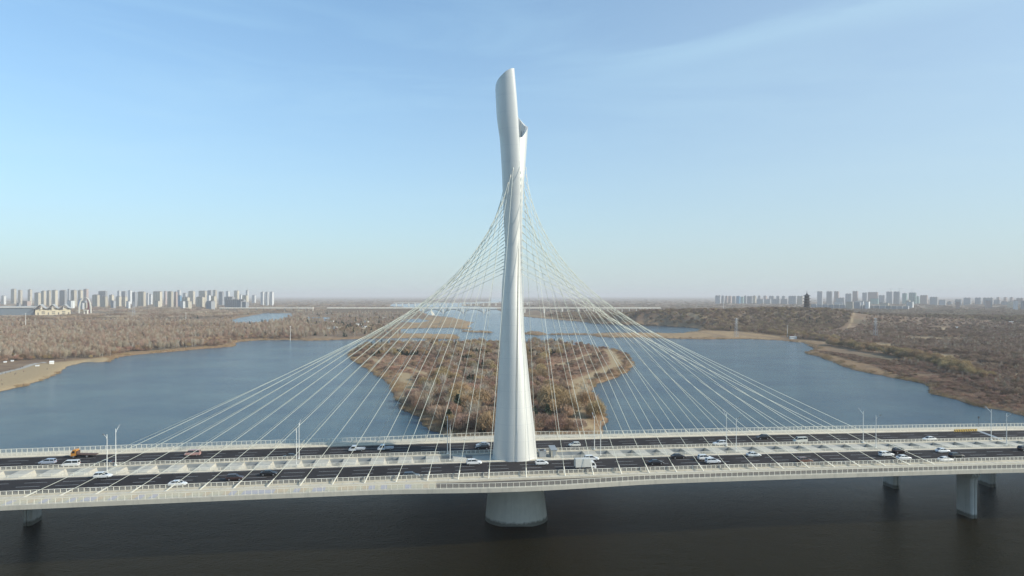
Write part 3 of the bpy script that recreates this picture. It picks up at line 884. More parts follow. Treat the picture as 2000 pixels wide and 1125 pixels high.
# striped barrier and expansion joint on the far carriageway
M_yel = material('yellow_barrier_paint', (.55,.36,.08), .6)
M_blk = material('black_barrier_paint', (.05,.045,.03), .6)
ua, ub = row_u(1863, 22.2), row_u(1908, 22.2)
e = empty('striped_barrier', b2w((ua+ub)/2, 22.1, wd((ua+ub)/2)), TH, 'yellow and black striped barrier at the edge of the far carriageway', 'barrier')
hl = (ub-ua)/2
mb = MB(); mb.box(-hl,hl,-.05,.05,.15,1.05); mb.build('panel', M_yel, e)
n = 10
for i in range(n):
    x = -hl + (i+.35)*2*hl/n
    mb = MB(); mb.quadbox([(x,-.07,.2),(x+.28,-.07,.2),(x+.28,-.053,.2),(x,-.053,.2),(x-.35,-.07,.95),(x-.07,-.07,.95),(x-.07,-.053,.95),(x-.35,-.053,.95)]); mb.build('stripe', M_blk, e)
for i in range(5):
    x = -hl+.2+i*(2*hl-.4)/4
    mb = MB(); mb.box(x-.06,x+.06,.055,.2,0,1.1); mb.box(x-.06,x+.06,-.3,.6,0,.1); mb.build('foot', M_grey, e)
mb = MB()
ja, jb = row_u(1909, 23), row_u(1958, 5.9)
z1, z2 = wd(ja)+.008, wd(jb)+.008
mb.quadbox([(ja,23.2,z1-.004),(ja+1.6,23.2,z1-.004),(jb+1.6,5.8,z2-.004),(jb,5.8,z2-.004),(ja,23.2,z1),(ja+1.6,23.2,z1),(jb+1.6,5.8,z2),(jb,5.8,z2)])
mb.build('expansion_joint', M_grey, BR)
u = row_u(1911, 31); e = empty('traffic_sign', b2w(u, 30.9, wd(u)-.12), TH, 'small dark round sign on a thin post by the far walkway railing', 'sign')
mb = MB(); mb.tube((0,0,0),(0,0,4.4),.06,.06,6); mb.build('post', M_dark, e)
mb = MB(); mb.tube((0,-.03,4.1),(0,.03,4.1),.42,.42,16); mb.build('sign_plate', M_dark, e)

# ------------------------------------------------------------------ vehicles
M_tyre = material('tyre_rubber', (.02,.02,.02), .9)
M_rim = material('wheel_rim', (.45,.45,.46), .35, .7)
M_win = material('tinted_glass', (.02,.025,.03), .08)
M_hl = material('headlight_glass', (.75,.76,.75), .15)
M_tl = material('tail_light_glass', (.30,.02,.02), .2)
_paint = {}
def paint(c):
    if c not in _paint:
        _paint[c] = material('car_paint_%d' % len(_paint), c, .28, .1, spec=.6)
        _paint[c].name = 'car_paint'
    return _paint[c]
WHITE, SILVER, BLACK, GREY = (.74,.74,.72), (.42,.44,.46), (.016,.016,.019), (.08,.085,.095)
# profile: stations (x, z_bottom, z_shoulder, half width) ; cabin: (x, z, half width) base->roof
TYPES = {
 'sedan': dict(L=4.75, body=[(-2.37,.45,.82,.72),(-2.2,.3,.98,.86),(-1.5,.22,1.02,.91),(0,.2,.98,.92),(1.0,.22,.96,.92),(1.9,.26,.82,.88),(2.25,.34,.68,.76),(2.37,.42,.58,.66)],
               cabin=[(-1.95,1.0),(-1.05,1.44),(.35,1.46),(1.25,.96)], wx=(-1.42,1.42), wr=.33),
 'suv':   dict(L=4.75, body=[(-2.35,.5,1.0,.78),(-2.22,.34,1.1,.9),(-1.4,.3,1.14,.94),(0,.28,1.12,.95),(1.05,.3,1.1,.95),(1.95,.34,.98,.9),(2.28,.42,.84,.8),(2.37,.5,.7,.72)],
               cabin=[(-2.25,1.1),(-1.9,1.66),(.2,1.72),(1.2,1.1)], wx=(-1.4,1.42), wr=.37),
 'hatch': dict(L=4.1, body=[(-2.0,.45,.95,.74),(-1.9,.3,1.05,.86),(-1.2,.24,1.06,.89),(0,.22,1.03,.9),(.9,.24,1.0,.9),(1.7,.28,.86,.84),(2.0,.4,.66,.7)],
               cabin=[(-1.95,1.02),(-1.5,1.52),(.2,1.54),(1.15,1.0)], wx=(-1.22,1.22), wr=.32),
 'van':   dict(L=4.9, body=[(-2.42,.45,1.15,.8),(-2.36,.3,1.2,.88),(-1.3,.28,1.2,.9),(0,.28,1.2,.9),(1.2,.28,1.16,.9),(2.1,.32,1.0,.86),(2.42,.42,.75,.78)],
               cabin=[(-2.38,1.18),(-2.25,1.92),(1.1,1.92),(1.95,1.1)], wx=(-1.5,1.5), wr=.33),
}
def vehicle_body(T, mats):
    mb = MB(); rings = []
    for x, zb, zs, w in T['body']:
        rings.append([(x,-w*.9,zb),(x,w*.9,zb),(x,w,zb+.18*(zs-zb)),(x,w,zs-.12),(x,w*.9,zs),(x,-w*.9,zs),(x,-w,zs-.12),(x,-w,zb+.18*(zs-zb))])
    mb.loft(rings)
    (x0,z0),(x1,z1),(x2,z2),(x3,z3) = T['cabin']
    w = max(r[3] for r in T['body'])
    # roof panel and pillars
    rw = w*.76
    mb.quadbox([(x1-.12,-rw,z1-.02),(x2+.1,-rw,z2-.02),(x2+.1,rw,z2-.02),(x1-.12,rw,z1-.02),(x1,-rw*.93,z1+.045),(x2,-rw*.93,z2+.045),(x2,rw*.93,z2+.045),(x1,rw*.93,z1+.045)])
    for s in (-1, 1):
        for (xa, za, xb, zb_) in ((x0,z0,x1,z1),(x3,z3,x2,z2),((x1+x2)/2-.1,z0-.02,(x1+x2)/2-.05,z1)):
            mb.tube((xa, s*w*.9, za-.03),(xb, s*rw*.985, zb_),.055,.05,5)
    return mb, (x0,z0,x1,z1,x2,z2,x3,z3,w,rw)
def wheels(e, xs, r, hw):
    for x in xs:
        for s in (-1, 1):
            mb = MB(); mb.tube((x,s*(hw-.2),r),(x,s*(hw+.01),r),r,r,14)
            wo_ = mb.build('wheel', M_tyre, e)
            mb = MB(); mb.tube((x,s*(hw+.0),r),(x,s*(hw+.025),r),r*.62,r*.58,10); mb.build('rim', M_rim, wo_)
def car(kind, px, py, col, toward, label, cat, lane_v=None, roofbar=False, group=None):
    u, v = row_v(px, py, 0.35)
    if lane_v is not None:
        v = lane_v; u = row_u(px, v)
    e = empty({'sedan':'parked_car','suv':'suv','hatch':'hatchback','van':'minivan'}[kind].replace('parked_car','sedan_car'), b2w(u, v, wd(u)+.004), TH + (0 if toward > 0 else math.pi), label, cat, group)
    T = TYPES[kind]
    mb, (x0,z0,x1,z1,x2,z2,x3,z3,w,rw) = vehicle_body(T, None)
    if roofbar: mb.box(-.75,-.35,-.35,.35,z1+.05,z1+.2)
    mb.build('body', paint(col), e)
    g = MB()
    wb = w*.89
    g.quadbox([(x0+.03,-wb,z0-.04),(x3-.03,-wb,z3-.04),(x3-.03,wb,z3-.04),(x0+.03,wb,z0-.04),(x1+.02,-rw*.97,z1-.005),(x2-.02,-rw*.97,z2-.005),(x2-.02,rw*.97,z2-.005),(x1+.02,rw*.97,z1-.005)])
    g.build('windows', M_win, e)
    wheels(e, T['wx'], T['wr'], w-.03)
    xf, zf, hwf = T['body'][-2][0], T['body'][-2][2], T['body'][-2][3]
    for s in (-1, 1):
        mb = MB(); mb.box(xf-.18, xf+.05, *sorted((s*hwf*1.03, s*hwf*.6)), zf-.2, zf-.04); mb.build('headlight', M_hl, e)
        xr, zr, hwr = T['body'][0][0], T['body'][0][2], T['body'][0][3]
        mb = MB(); mb.box(xr-.03, xr+.12, *sorted((s*hwr*1.03, s*hwr*.6)), zr-.22, zr-.03); mb.build('tail_light', M_tl, e)
    return e
N1, N2, N3, N4 = -8.3, -12.4, -16.5, -20.7       # near lanes (v)
F1, F2, F3, F4 = 8.3, 12.4, 16.5, 20.7
car('suv', 201, 926, WHITE, 1, 'white SUV below the leftmost pair of street lamps', 'suv', N1)
car('sedan', 347, 941, WHITE, 1, 'white sedan nearest the camera at the left of the near carriageway', 'car', -20.0)
car('suv', 459, 929, (.06,.035,.032), 1, 'dark maroon SUV alone on the near carriageway left of the black sedan', 'suv', -16.4)
car('sedan', 525, 921, BLACK, 1, 'black sedan on the near carriageway, left of the second lamp pair', 'car', -12.3)
car('suv', 804, 926, (.03,.04,.055), 1, 'dark blue grey car half hidden behind the near guard rail left of the pylon', 'suv', -21.4)
car('suv', 926, 902, WHITE, 1, 'white SUV with a roof sign just left of the pylon foot', 'suv', -8.4, roofbar=True)
car('hatch', 1058, 903, WHITE, 1, 'white hatchback on the near carriageway in front of the pylon foot, right side', 'car', -11.4)
car('suv', 1155, 891, WHITE, 1, 'white SUV partly hidden behind the box truck', 'suv', -8.2)
car('sedan', 1281, 903, BLACK, 1, 'black sedan in a middle lane, right of the box truck', 'car', -15.2)
car('sedan', 1325, 890, (.02,.017,.02), 1, 'black sedan by the median, above and right of the other black one', 'car', -8.4)
car('suv', 1392, 898, (.62,.64,.66), 1, 'silver white SUV overtaking a white one in the middle of the near carriageway', 'suv', -16.0)
car('suv', 1377, 891, WHITE, 1, 'white SUV partly hidden behind the silver one', 'suv', -11.6)
car('sedan', 1472, 885, (.66,.68,.66), 1, 'pale silver sedan by the median, right of the fifth lamp pair', 'car', -9.0)
car('suv', 1572, 898, (.16,.085,.06), 1, 'bronze brown SUV alone on the near carriageway', 'suv', -18.5)
car('suv', 1731, 889, WHITE, 1, 'white SUV, rear one of the cluster of three cars near the right', 'suv', -13.4)
car('suv', 1757, 884, (.03,.02,.02), 1, 'black SUV in the lane by the median beside two white cars', 'suv', -9.2)
car('sedan', 1765, 894, WHITE, 1, 'white sedan in front of the black SUV in the cluster of three', 'car', -18.0)
car('sedan', 1841, 881, (.68,.72,.74), 1, 'pale blue white sedan in the lane by the median at far right', 'car', -10.0)
car('suv', 1868, 890, (.02,.022,.02), 1, 'black off-road SUV at the right end of the near carriageway', 'suv', -17.5)
car('sedan', 1847, 897, WHITE, 1, 'white sedan half hidden behind the near guard rail at far right', 'car', -21.6)
car('suv', 2002, 872, BLACK, 1, 'black car cut off by the right edge of the picture', 'car', -10.0)
car('suv', 93, 897, (.36,.40,.47), -1, 'silver blue SUV at the left end of the far carriageway', 'suv', 12.0)
car('van', 138, 901, WHITE, -1, 'white minibus behind the far median rail at left', 'van', 7.8)
car('sedan', 203, 898, BLACK, -1, 'black sedan on the far carriageway beside the leftmost lamps', 'car', 8.5)
car('van', 376, 883, (.50,.30,.26), -1, 'reddish pink minivan on the far carriageway', 'van', 16.5)
car('sedan', 566, 889, BLACK, -1, 'black car behind the far median rail at the second lamp pair', 'car', 8.0)
car('suv', 942, 877, BLACK, -1, 'black SUV on the far carriageway just left of the pylon', 'suv', 12.2)
car('sedan', 943, 872, SILVER, -1, 'silver car seen over the roof of the black SUV left of the pylon', 'car', 16.4)
car('hatch', 1122, 870, (.60,.60,.55), -1, 'beige silver hatchback on the far carriageway right of the pylon', 'car', 12.2)
car('suv', 1406, 868, (.66,.67,.67), -1, 'white estate car beside the fifth lamp pair on the far carriageway', 'car', 8.0)
car('suv', 1490, 857, BLACK, -1, 'black SUV on the far carriageway, near the far barrier', 'suv', 16.4)
car('van', 1563, 859, (.66,.64,.55), -1, 'cream coloured minivan on the far carriageway', 'van', 9.5)
car('sedan', 1815, 858, WHITE, -1, 'white car half hidden by the far median rail at the right', 'car', 8.2)

# box truck
u = row_u(1142, -18.6); e = empty('box_truck', b2w(u, -18.6, wd(u)+.004), TH, 'white box truck with a tall cargo body right of the pylon', 'truck')
mb = MB(); mb.box(-2.95,1.7,-1.12,1.12,.95,3.35); mb.box(-2.98,-2.9,-1.14,1.14,.93,3.37); mb.box(-.55,-.5,-1.135,-1.122,.98,3.3,1); mb.build('cargo_box', [material('cargo_box_paint', (.55,.54,.49), .5, var=.08, vscale=1.2), M_grey], e)
mb = MB(); mb.loft([[(1.78,-.98,.55),(1.78,.98,.55),(1.78,.98,2.5),(1.78,-.98,2.5)],[(2.7,-.98,.5),(2.7,.98,.5),(2.7,.95,2.45),(2.7,-.95,2.45)],[(3.3,-.94,.5),(3.3,.94,.5),(3.3,.9,1.4),(3.3,-.9,1.4)]]); mb.build('cab', paint(WHITE), e)
mb = MB(); mb.quadbox([(2.0,-.995,1.35),(3.0,-.97,1.35),(3.0,.97,1.35),(2.0,.995,1.35),(2.0,-.985,2.1),(2.72,-.965,2.1),(2.72,.965,2.1),(2.0,.985,2.1)]); mb.quadbox([(2.85,-.85,2.1),(3.26,-.85,1.45),(3.29,.85,1.45),(2.85,.85,2.1),(2.72,-.85,2.38),(2.76,-.85,2.38),(2.76,.85,2.38),(2.72,.85,2.38)]); mb.build('windows', M_win, e)
mb = MB(); mb.box(-2.9,3.0,-.45,.45,.55,.93); mb.box(-2.7,-2.55,-1.0,1.0,.4,.6); mb.build('chassis', M_dark, e)
wheels(e, (-1.7, 2.4), .42, .98)
# orange flatbed truck
u = row_u(160, 20.4); e = empty('flatbed_truck', b2w(u, 20.4, wd(u)+.004), TH+math.pi, 'orange recovery truck with an empty flat bed on the far carriageway', 'truck')
M_or = material('orange_truck_paint', (.55,.24,.045), .45)
mb = MB(); mb.loft([[(1.3,-1.05,.8),(1.3,1.05,.8),(1.3,1.05,2.65),(1.3,-1.05,2.65)],[(2.3,-1.05,.6),(2.3,1.05,.6),(2.3,1.02,2.6),(2.3,-1.02,2.6)],[(2.95,-1.0,.55),(2.95,1.0,.55),(2.95,.95,1.55),(2.95,-.95,1.55)]]); mb.build('cab', M_or, e)
mb = MB(); mb.quadbox([(1.7,-1.07,1.5),(2.7,-1.03,1.5),(2.7,1.03,1.5),(1.7,1.07,1.5),(1.7,-1.065,2.25),(2.35,-1.04,2.25),(2.35,1.04,2.25),(1.7,1.065,2.25)]); mb.build('windows', M_win, e)
mb = MB(); mb.quadbox([(-4.6,-1.1,.75),(1.2,-1.1,1.0),(1.2,1.1,1.0),(-4.6,1.1,.75),(-4.6,-1.1,.95),(1.2,-1.1,1.2),(1.2,1.1,1.2),(-4.6,1.1,.95)]); mb.box(.95,1.15,-1.1,1.1,1.25,2.2); mb.build('bed', material('rusty_bed', (.10,.06,.045), .8, var=.3, vscale=2), e)
mb = MB(); mb.box(-3.2,2.6,-.45,.45,.45,.74); mb.build('chassis', M_dark, e)
wheels(e, (-1.9, 2.1), .45, 1.02)
for px, lab in ((697, 'white pickup truck with a low cargo bed, left one of the pair'), (753, 'white pickup truck with a low cargo bed, right one of the pair')):
    u = row_u(px, 15.2); e = empty('pickup_truck', b2w(u, 15.2, wd(u)+.004), TH+math.pi, lab, 'pickup', 'white pickups on the far carriageway')
    mb = MB(); mb.loft([[(.2,-.85,.4),(.2,.85,.4),(.2,.85,1.9),(.2,-.85,1.9)],[(1.5,-.87,.35),(1.5,.87,.35),(1.5,.8,1.92),(1.5,-.8,1.92)],[(2.2,-.85,.35),(2.2,.85,.35),(2.2,.82,1.1),(2.2,-.82,1.1)],[(2.6,-.78,.4),(2.6,.78,.4),(2.6,.74,.8),(2.6,-.74,.8)]]); mb.build('cab', paint((.6,.63,.66)), e)
    mb = MB(); mb.quadbox([(.4,-.885,1.1),(2.0,-.875,1.1),(2.0,.875,1.1),(.4,.885,1.1),(.4,-.88,1.65),(1.65,-.85,1.65),(1.65,.85,1.65),(.4,.88,1.65)]); mb.build('windows', M_win, e)
    mb = MB(); mb.box(-2.7,.1,-.9,.9,.7,.8); mb.box(-2.7,.1,-.9,-.85,.8,1.15); mb.box(-2.7,.1,.85,.9,.8,1.15); mb.box(-2.7,-2.65,-.85,.85,.8,1.15); mb.box(-2.4,1.6,-.4,.4,.4,.69); mb.build('cargo_bed', paint((.5,.53,.56)), e)
    wheels(e, (-1.6, 1.7), .34, .82)

# ------------------------------------------------------------------ vegetation meshes
def sticks(c, d, L, w, roll=None):
    """one thin quad per stick: centre c, direction d, length L, width w"""
    n = len(c)
    d = d/np.linalg.norm(d, axis=1, keepdims=True)
    r = rng.normal(size=(n, 3)); s = np.cross(d, r); s /= np.linalg.norm(s, axis=1, keepdims=True)
    a = c - d*L[:,None]/2; b = c + d*L[:,None]/2
    w = w[:,None]/2
    V = np.stack([a - s*w, a + s*w, b + s*w*.5, b - s*w*.5], 1).reshape(-1, 3)
    Fq = np.arange(4*n).reshape(n, 4)
    return V, Fq
def np_mesh(name, V, Fq, mat, smooth=False):
    me = bpy.data.meshes.new(name)
    me.vertices.add(len(V)); me.vertices.foreach_set('co', V.astype(np.float32).ravel())
    k = Fq.shape[1]
    me.loops.add(Fq.size); me.loops.foreach_set('vertex_index', Fq.astype(np.int32).ravel())
    me.polygons.add(len(Fq)); me.polygons.foreach_set('loop_start', (np.arange(len(Fq))*k).astype(np.int32))
    me.update(calc_edges=True); me.materials.append(mat)
    return me
def rand_ball(n, flat=1.0):
    v = rng.normal(size=(n, 3)); v /= np.linalg.norm(v, axis=1, keepdims=True)
    return v*(rng.random(n)**.5)[:,None]
def trunk_mesh(name, H, r, limbs, mat, lean=.06):
    mb = MB()
    top = Vector((random.uniform(-lean,lean)*H, random.uniform(-lean,lean)*H, H*.72))
    mid = top*.45
    mb.tube((0,0,-.6), mid, r, r*.7, 6); mb.tube(mid, top, r*.7, r*.22, 5)
    for i in range(limbs):
        t = random.uniform(.25, .9); p = top*t
        a = random.uniform(0, 6.28); l = H*random.uniform(.18,.34)
        q_ = p + Vector((math.cos(a)*l*.6, math.sin(a)*l*.6, l*.85))
        mb.tube(p, q_, r*.35, r*.12, 4, caps=False)
    return mb.mesh(name, mat)
def bark(name, c): return material(name, c, .9, var=.25, vscale=1.5, rnd=.15)
M_bark = bark('grey_bark', (.22,.20,.17)); M_bark2 = bark('dark_bark', (.07,.055,.045)); M_barkp = bark('pale_bark', (.42,.40,.35))
def twigm(name, c, rnd=.3): return material(name, c, .9, rnd=rnd, var=.22, vscale=.35, spec=.15)
M_tw_grey = twigm('bare_twigs_grey', (.38,.315,.235)); M_tw_brown = twigm('bare_twigs_brown', (.33,.235,.17)); M_tw_red = twigm('reddish_twigs', (.36,.225,.16))
M_tw_gold = twigm('golden_willow_twigs', (.37,.265,.145)); M_green = twigm('evergreen_needles', (.035,.05,.028), .25); M_tw_pale = twigm('pale_twigs', (.38,.34,.27))
M_tw_dark = twigm('dark_scrub_twigs', (.25,.175,.115)); M_reed = twigm('dry_reeds', (.33,.23,.13), .25); M_tw_olive = twigm('olive_scrub_twigs', (.32,.24,.14))
def poplar(mat, H, rx, n=430):
    c = rand_ball(n)*np.array([rx, rx, H*.36]) + np.array([0, 0, H*.62])
    d = c - np.array([0, 0, H*.15]); d = d/np.linalg.norm(d, axis=1, keepdims=True) + rng.normal(size=(n,3))*.35 + np.array([0,0,.5])
    return np_mesh('crown', *sticks(c, d, rng.uniform(.9, 2.6, n), rng.uniform(.045, .10, n)), mat)
def shrub(mat, H, rx, n=620, w=(.045,.10)):
    n = int(n*1.7)
    """many-stemmed dome with uneven lobes"""
    lob = [(rng.uniform(-.45,.45)*rx, rng.uniform(-.45,.45)*rx, rng.uniform(.4,.62)*H, rng.uniform(.42,.68)) for _ in range(6)]
    cs = []
    for i in range(n):
        lx, ly, lz, lr = lob[rng.integers(6)]
        v = rng.normal(size=3); v /= np.linalg.norm(v); v[2] = abs(v[2])*1.1-.35
        rr = (.55+.45*rng.random())
        cs.append((lx+v[0]*rx*lr*rr, ly+v[1]*rx*lr*rr, max(.15, lz+v[2]*H*.5*rr)))
    c = np.array(cs); d = c - np.array([0,0,-.3*H]); d = d/np.linalg.norm(d, axis=1, keepdims=True) + rng.normal(size=(n,3))*.4
    return np_mesh('crown', *sticks(c, d, rng.uniform(.6,1.5,n)*H/5, rng.uniform(w[0],w[1],n)*H/5), mat)
def conifer(H, rx, n=520):
    t = rng.random(n)**1.3; a = rng.random(n)*6.283; r = (1-t)*rx*(.35+.65*rng.random(n))*(.8+.35*np.sin(a*3+t*9))
    c = np.stack([np.cos(a)*r, np.sin(a)*r, .5+t*(H-.7)], 1)
    d = np.stack([np.cos(a), np.sin(a), -.35+rng.normal(size=n)*.25], 1)
    return np_mesh('crown', *sticks(c, d, rng.uniform(.6,1.3,n), rng.uniform(.22,.45,n)), M_green)
def willow(mat, H, rx, n=1000):
    v = rng.normal(size=(n,3)); v /= np.linalg.norm(v, axis=1, keepdims=True); v[:,2] = np.abs(v[:,2])
    c = v*(.6+.4*rng.random((n,1)))*np.array([rx, rx, H*.5]) + np.array([0,0,H*.45])
    d = np.stack([v[:,0]*.5, v[:,1]*.5, -np.ones(n)*.7+v[:,2]], 1) + rng.normal(size=(n,3))*.25
    return np_mesh('crown', *sticks(c, d, rng.uniform(1,2.4,n), rng.uniform(.05,.11,n)), mat)
def clump(mat, n=900):
    """a stand of trees seen as one tuft, for the far plain"""
    k = 16; ctr = np.stack([rng.uniform(-24,24,k), rng.uniform(-15,15,k), rng.uniform(3.5,6.5,k)], 1); rad = rng.uniform(3,6,k)
    i = rng.integers(k, size=n); v = rng.normal(size=(n,3)); v /= np.linalg.norm(v, axis=1, keepdims=True); v[:,2] = np.abs(v[:,2])-.3
    c = ctr[i] + v*rad[i][:,None]*(.6+.4*rng.random((n,1))); c[:,2] = np.maximum(c[:,2], .3)
    d = v + np.array([0,0,1.0]) + rng.normal(size=(n,3))*.4
    return np_mesh('tree_stand', *sticks(c, d, rng.uniform(1.8,4,n), rng.uniform(.35,.9,n)), mat)
def tuft(n=70, mat=None):
    c = rng.normal(size=(n,3))*np.array([1.3,1.3,0]) + np.array([0,0,.75])
    d = rng.normal(size=(n,3))*.22 + np.array([0,0,1.0])
    return np_mesh('reed_tuft', *sticks(c, d, rng.uniform(1.1,2.2,n), rng.uniform(.05,.12,n)), mat or M_reed)

# kinds: (name, category, [(crown mesh, trunk mesh)])
KIND = {
 'bare_tree': [(poplar(M_tw_grey,11.5,1.9), trunk_mesh('trunk',11.5,.17,9,M_bark)) , (poplar(M_tw_brown,13,2.3,520), trunk_mesh('trunk',13,.2,10,M_bark)), (poplar(M_tw_brown,10,2.2), trunk_mesh('trunk',10,.16,8,M_bark2)), (poplar(M_tw_pale,12,1.7,200), trunk_mesh('trunk',12,.2,12,M_barkp))],
 'brown_shrub': [(shrub(M_tw_brown,5,3.4), trunk_mesh('trunk',3.5,.1,5,M_bark2)), (shrub(M_tw_red,4.4,3.2), trunk_mesh('trunk',3,.1,5,M_bark2)), (shrub(M_tw_dark,4.8,3.6), trunk_mesh('trunk',3.4,.1,5,M_bark2)), (shrub(M_tw_brown,3.6,3.0,480), trunk_mesh('trunk',2.6,.09,5,M_bark2))],
 'golden_shrub': [(shrub(M_tw_gold,6.2,4.0,760), trunk_mesh('trunk',4.5,.14,6,M_bark)), (willow(M_tw_gold,8.5,4.2), trunk_mesh('trunk',7,.2,7,M_bark))],
 'conifer': [(conifer(6.5,2.2), trunk_mesh('trunk',5.5,.12,2,M_bark2)), (conifer(5.0,2.4), trunk_mesh('trunk',4,.12,2,M_bark2))],
 'scrub_tree': [(shrub(M_tw_olive,7,4.4,760), trunk_mesh('trunk',5.2,.15,7,M_bark2)), (shrub(M_tw_dark,7.5,4.2,760), trunk_mesh('trunk',5.4,.15,7,M_bark2)), (shrub(M_tw_brown,6.8,4.0,700), trunk_mesh('trunk',5.2,.15,7,M_bark2))],
 'pale_tree': [(poplar(M_tw_pale,7.5,3.0,220), trunk_mesh('trunk',7.5,.16,14,M_barkp,.12))],
}
def in_poly(px, py, poly):
    return inside(np.stack([px, py], 1), poly)
def scatter(poly, n, Yc, zg=2.5, clear=None, seed=1):
    """candidates inside a region outlined on the photo, laid on the ground; even density nearer than Yc"""
    xs = [p[0] for p in poly]; ys = [p[1] for p in poly]
    g_ = np.random.default_rng(seed)
    out = []
    while len(out) < n:
        m = 6*n
        px = g_.uniform(min(xs), max(xs), m); py = g_.uniform(min(ys), max(ys), m)
        Y = (CH-zg)*F/(py-HY)
        ok = in_poly(px, py, poly) & (g_.random(m) < np.minimum(1, (Y/Yc)**3))
        px, Y = px[ok], Y[ok]
        for a, b in zip((px-1000)/F*Y, Y): out.append((a, b))
    return np.array(out[:n])
def ground_for(Pn, min_shore=4.0, thin=None):
    s, z = land_fields(Pn)
    ok = s > min_shore
    return Pn[ok], z[ok], s[ok]

def near_grow(y, reg):
    return 1 + .6*min(1, max(0, (600-y)/200)) if reg == 'island' else 1.0
PLANTS = {k: [] for k in KIND}       # kind -> list of (x, y, z, variant, scale, region)
def put(kind, pts, z, weights, sc, region, seed=0):
    g_ = np.random.default_rng(seed+17)
    w = np.array(weights, float); w /= w.sum()
    for (x, y), zz in zip(pts, z):
        f = near_grow(y, region)
        if g_.random() > f**-1.3: continue
        PLANTS[kind].append((x, y, zz-.1, int(g_.choice(len(w), p=w)), g_.uniform(*sc)*f, region))
def away(Pn, lines, w):
    d = np.full(len(Pn), 1e9)
    for pl, wd_ in lines: d = np.minimum(d, seg_dist(Pn, segs_of(pl, closed=False)) - wd_)
    return d > w
# --- island
Q, z, s = ground_for(scatter(ISLAND, 12500, 5000, 1.5, seed=2), 5)
ok = away(Q, PATHS, 2.5)
Q, z, s = Q[ok], z[ok], s[ok]
cl = vnoise(Q[:,0]/28, Q[:,1]/28, 21); c2 = vnoise(Q[:,0]/16+9, Q[:,1]/16, 22); r_ = rng.random(len(Q))
Ypx = HY + CH*F/Q[:,1]; Xpx = 1000 + Q[:,0]/Q[:,1]*F
open_ = (Xpx > 1070) & (Ypx > 700) & (Ypx < 762) | (Xpx < 860) & (Ypx > 700) & (Ypx < 745) | ((Xpx > 1120) & (Ypx < 745))
keep = np.where(open_, r_ < .16, r_ < .45 + .45*(cl > .4))
sel = keep & (c2 < .68); put('brown_shrub', Q[sel], z[sel], [.36,.3,.1,.24], (.35,1.25), 'island', 1)
sel = keep & (c2 >= .70) & (c2 < .755) & ~open_; put('golden_shrub', Q[sel], z[sel], [.8,.2], (.6,1.35), 'island', 2)
sel = keep & (c2 >= .79) & (cl > .4) & ~open_; put('conifer', Q[sel], z[sel], [.6,.4], (.6,1.2), 'island', 3)
sel = (r_ > .98) & ~open_; put('pale_tree', Q[sel], z[sel], [1], (.8,1.4), 'island', 4)
sel = (r_ > .93) & (Ypx < 715) & ~open_; put('bare_tree', Q[sel], z[sel], [.3,.2,.3,.2], (.5,.9), 'island', 5)
# --- left bank woodland, near part
LWOOD = [(-300,760),(0,706),(60,702),(120,700),(200,697),(250,686),(330,681),(450,672),(520,661),(600,661),(600,640),(560,636),(470,640),(430,627),(300,625),(0,628),(-400,632),(-500,700)]
Q, z, s = ground_for(scatter(LWOOD, 21000, 900, 3, seed=5), 9)
ok = (~inside(Q, to_world(BEACH)))
Q, z = Q[ok], z[ok]; cl = vnoise(Q[:,0]/45, Q[:,1]/70, 31); r_ = rng.random(len(Q))
sel = (cl > .36) & (r_ < .8); put('bare_tree', Q[sel], z[sel], [.4,.25,.27,.08], (.5,1.1), 'left', 6)
sel = (cl <= .42) & (r_ < .7); put('brown_shrub', Q[sel], z[sel], [.35,.35,.15,.15], (.6,1.5), 'left', 7)
sel = (r_ > .97); put('golden_shrub', Q[sel], z[sel], [.8,.2], (.6,1.0), 'left', 8)
# middle left, scrub and groves between the ponds
LMID = [(440,662),(560,660),(700,658),(800,657),(750,640),(830,622),(825,608),(600,606),(300,606),(250,625),(430,622),(430,640)]
Q, z, s = ground_for(scatter(LMID, 4500, 1500, 3, seed=6), 8); cl = vnoise(Q[:,0]/80, Q[:,1]/160, 33); r_ = rng.random(len(Q))
sel = (cl > .45); put('bare_tree', Q[sel], z[sel], [.45,.3,.2,.05], (.6,1.1), 'left', 9)
sel = (cl <= .4) & (r_ < .5); put('scrub_tree', Q[sel], z[sel], [.3,.3,.4], (.5,.9), 'left', 10)
sel = (r_ > .96); put('conifer', Q[sel], z[sel], [.5,.5], (1.0,1.8), 'left', 11)
GR = [(500,653),(600,653),(603,640),(570,634),(500,640)]
Q, z, s = ground_for(scatter(GR, 300, 2000, 3, seed=16), 8); put('bare_tree', Q, z, [.6,.3,.1,0], (1.0,1.35), 'left', 12)
# --- right bank
RHILL = [(1180,632),(1260,630),(1400,642),(1530,652),(1640,640),(1680,625),(1800,625),(2300,640),(2300,603),(1700,603),(1400,602),(1250,604),(1090,610),(1060,616)]
Q, z, s = ground_for(scatter(RHILL, 17000, 1500, 6, seed=7), 10)
r_ = rng.random(len(Q)); ok = away(Q, RPATH[:1], 3); Q, z, r_ = Q[ok], z[ok], r_[ok]; cl = vnoise(Q[:,0]/60, Q[:,1]/90, 35)
sel = r_ < .85; put('scrub_tree', Q[sel], z[sel], [.4,.35,.25], (.7,1.25), 'right', 13)
sel = (r_ > .9) & (cl > .6); put('conifer', Q[sel], z[sel], [.5,.5], (1.0,1.6), 'right', 14)
RMID = [(1540,660),(1640,668),(1700,680),(1850,700),(2000,720),(2400,740),(2400,640),(2000,634),(1800,628),(1700,630),(1660,645),(1560,655)]
Q, z, s = ground_for(scatter(RMID, 15000, 1000, 3, seed=8), 10); r_ = rng.random(len(Q)); cl = vnoise(Q[:,0]/70, Q[:,1]/110, 37)
ok = np.ones(len(Q), bool)
for p_ in SANDS: ok &= ~inside(Q, to_world(p_))
ok &= away(Q, RPATH, 2)
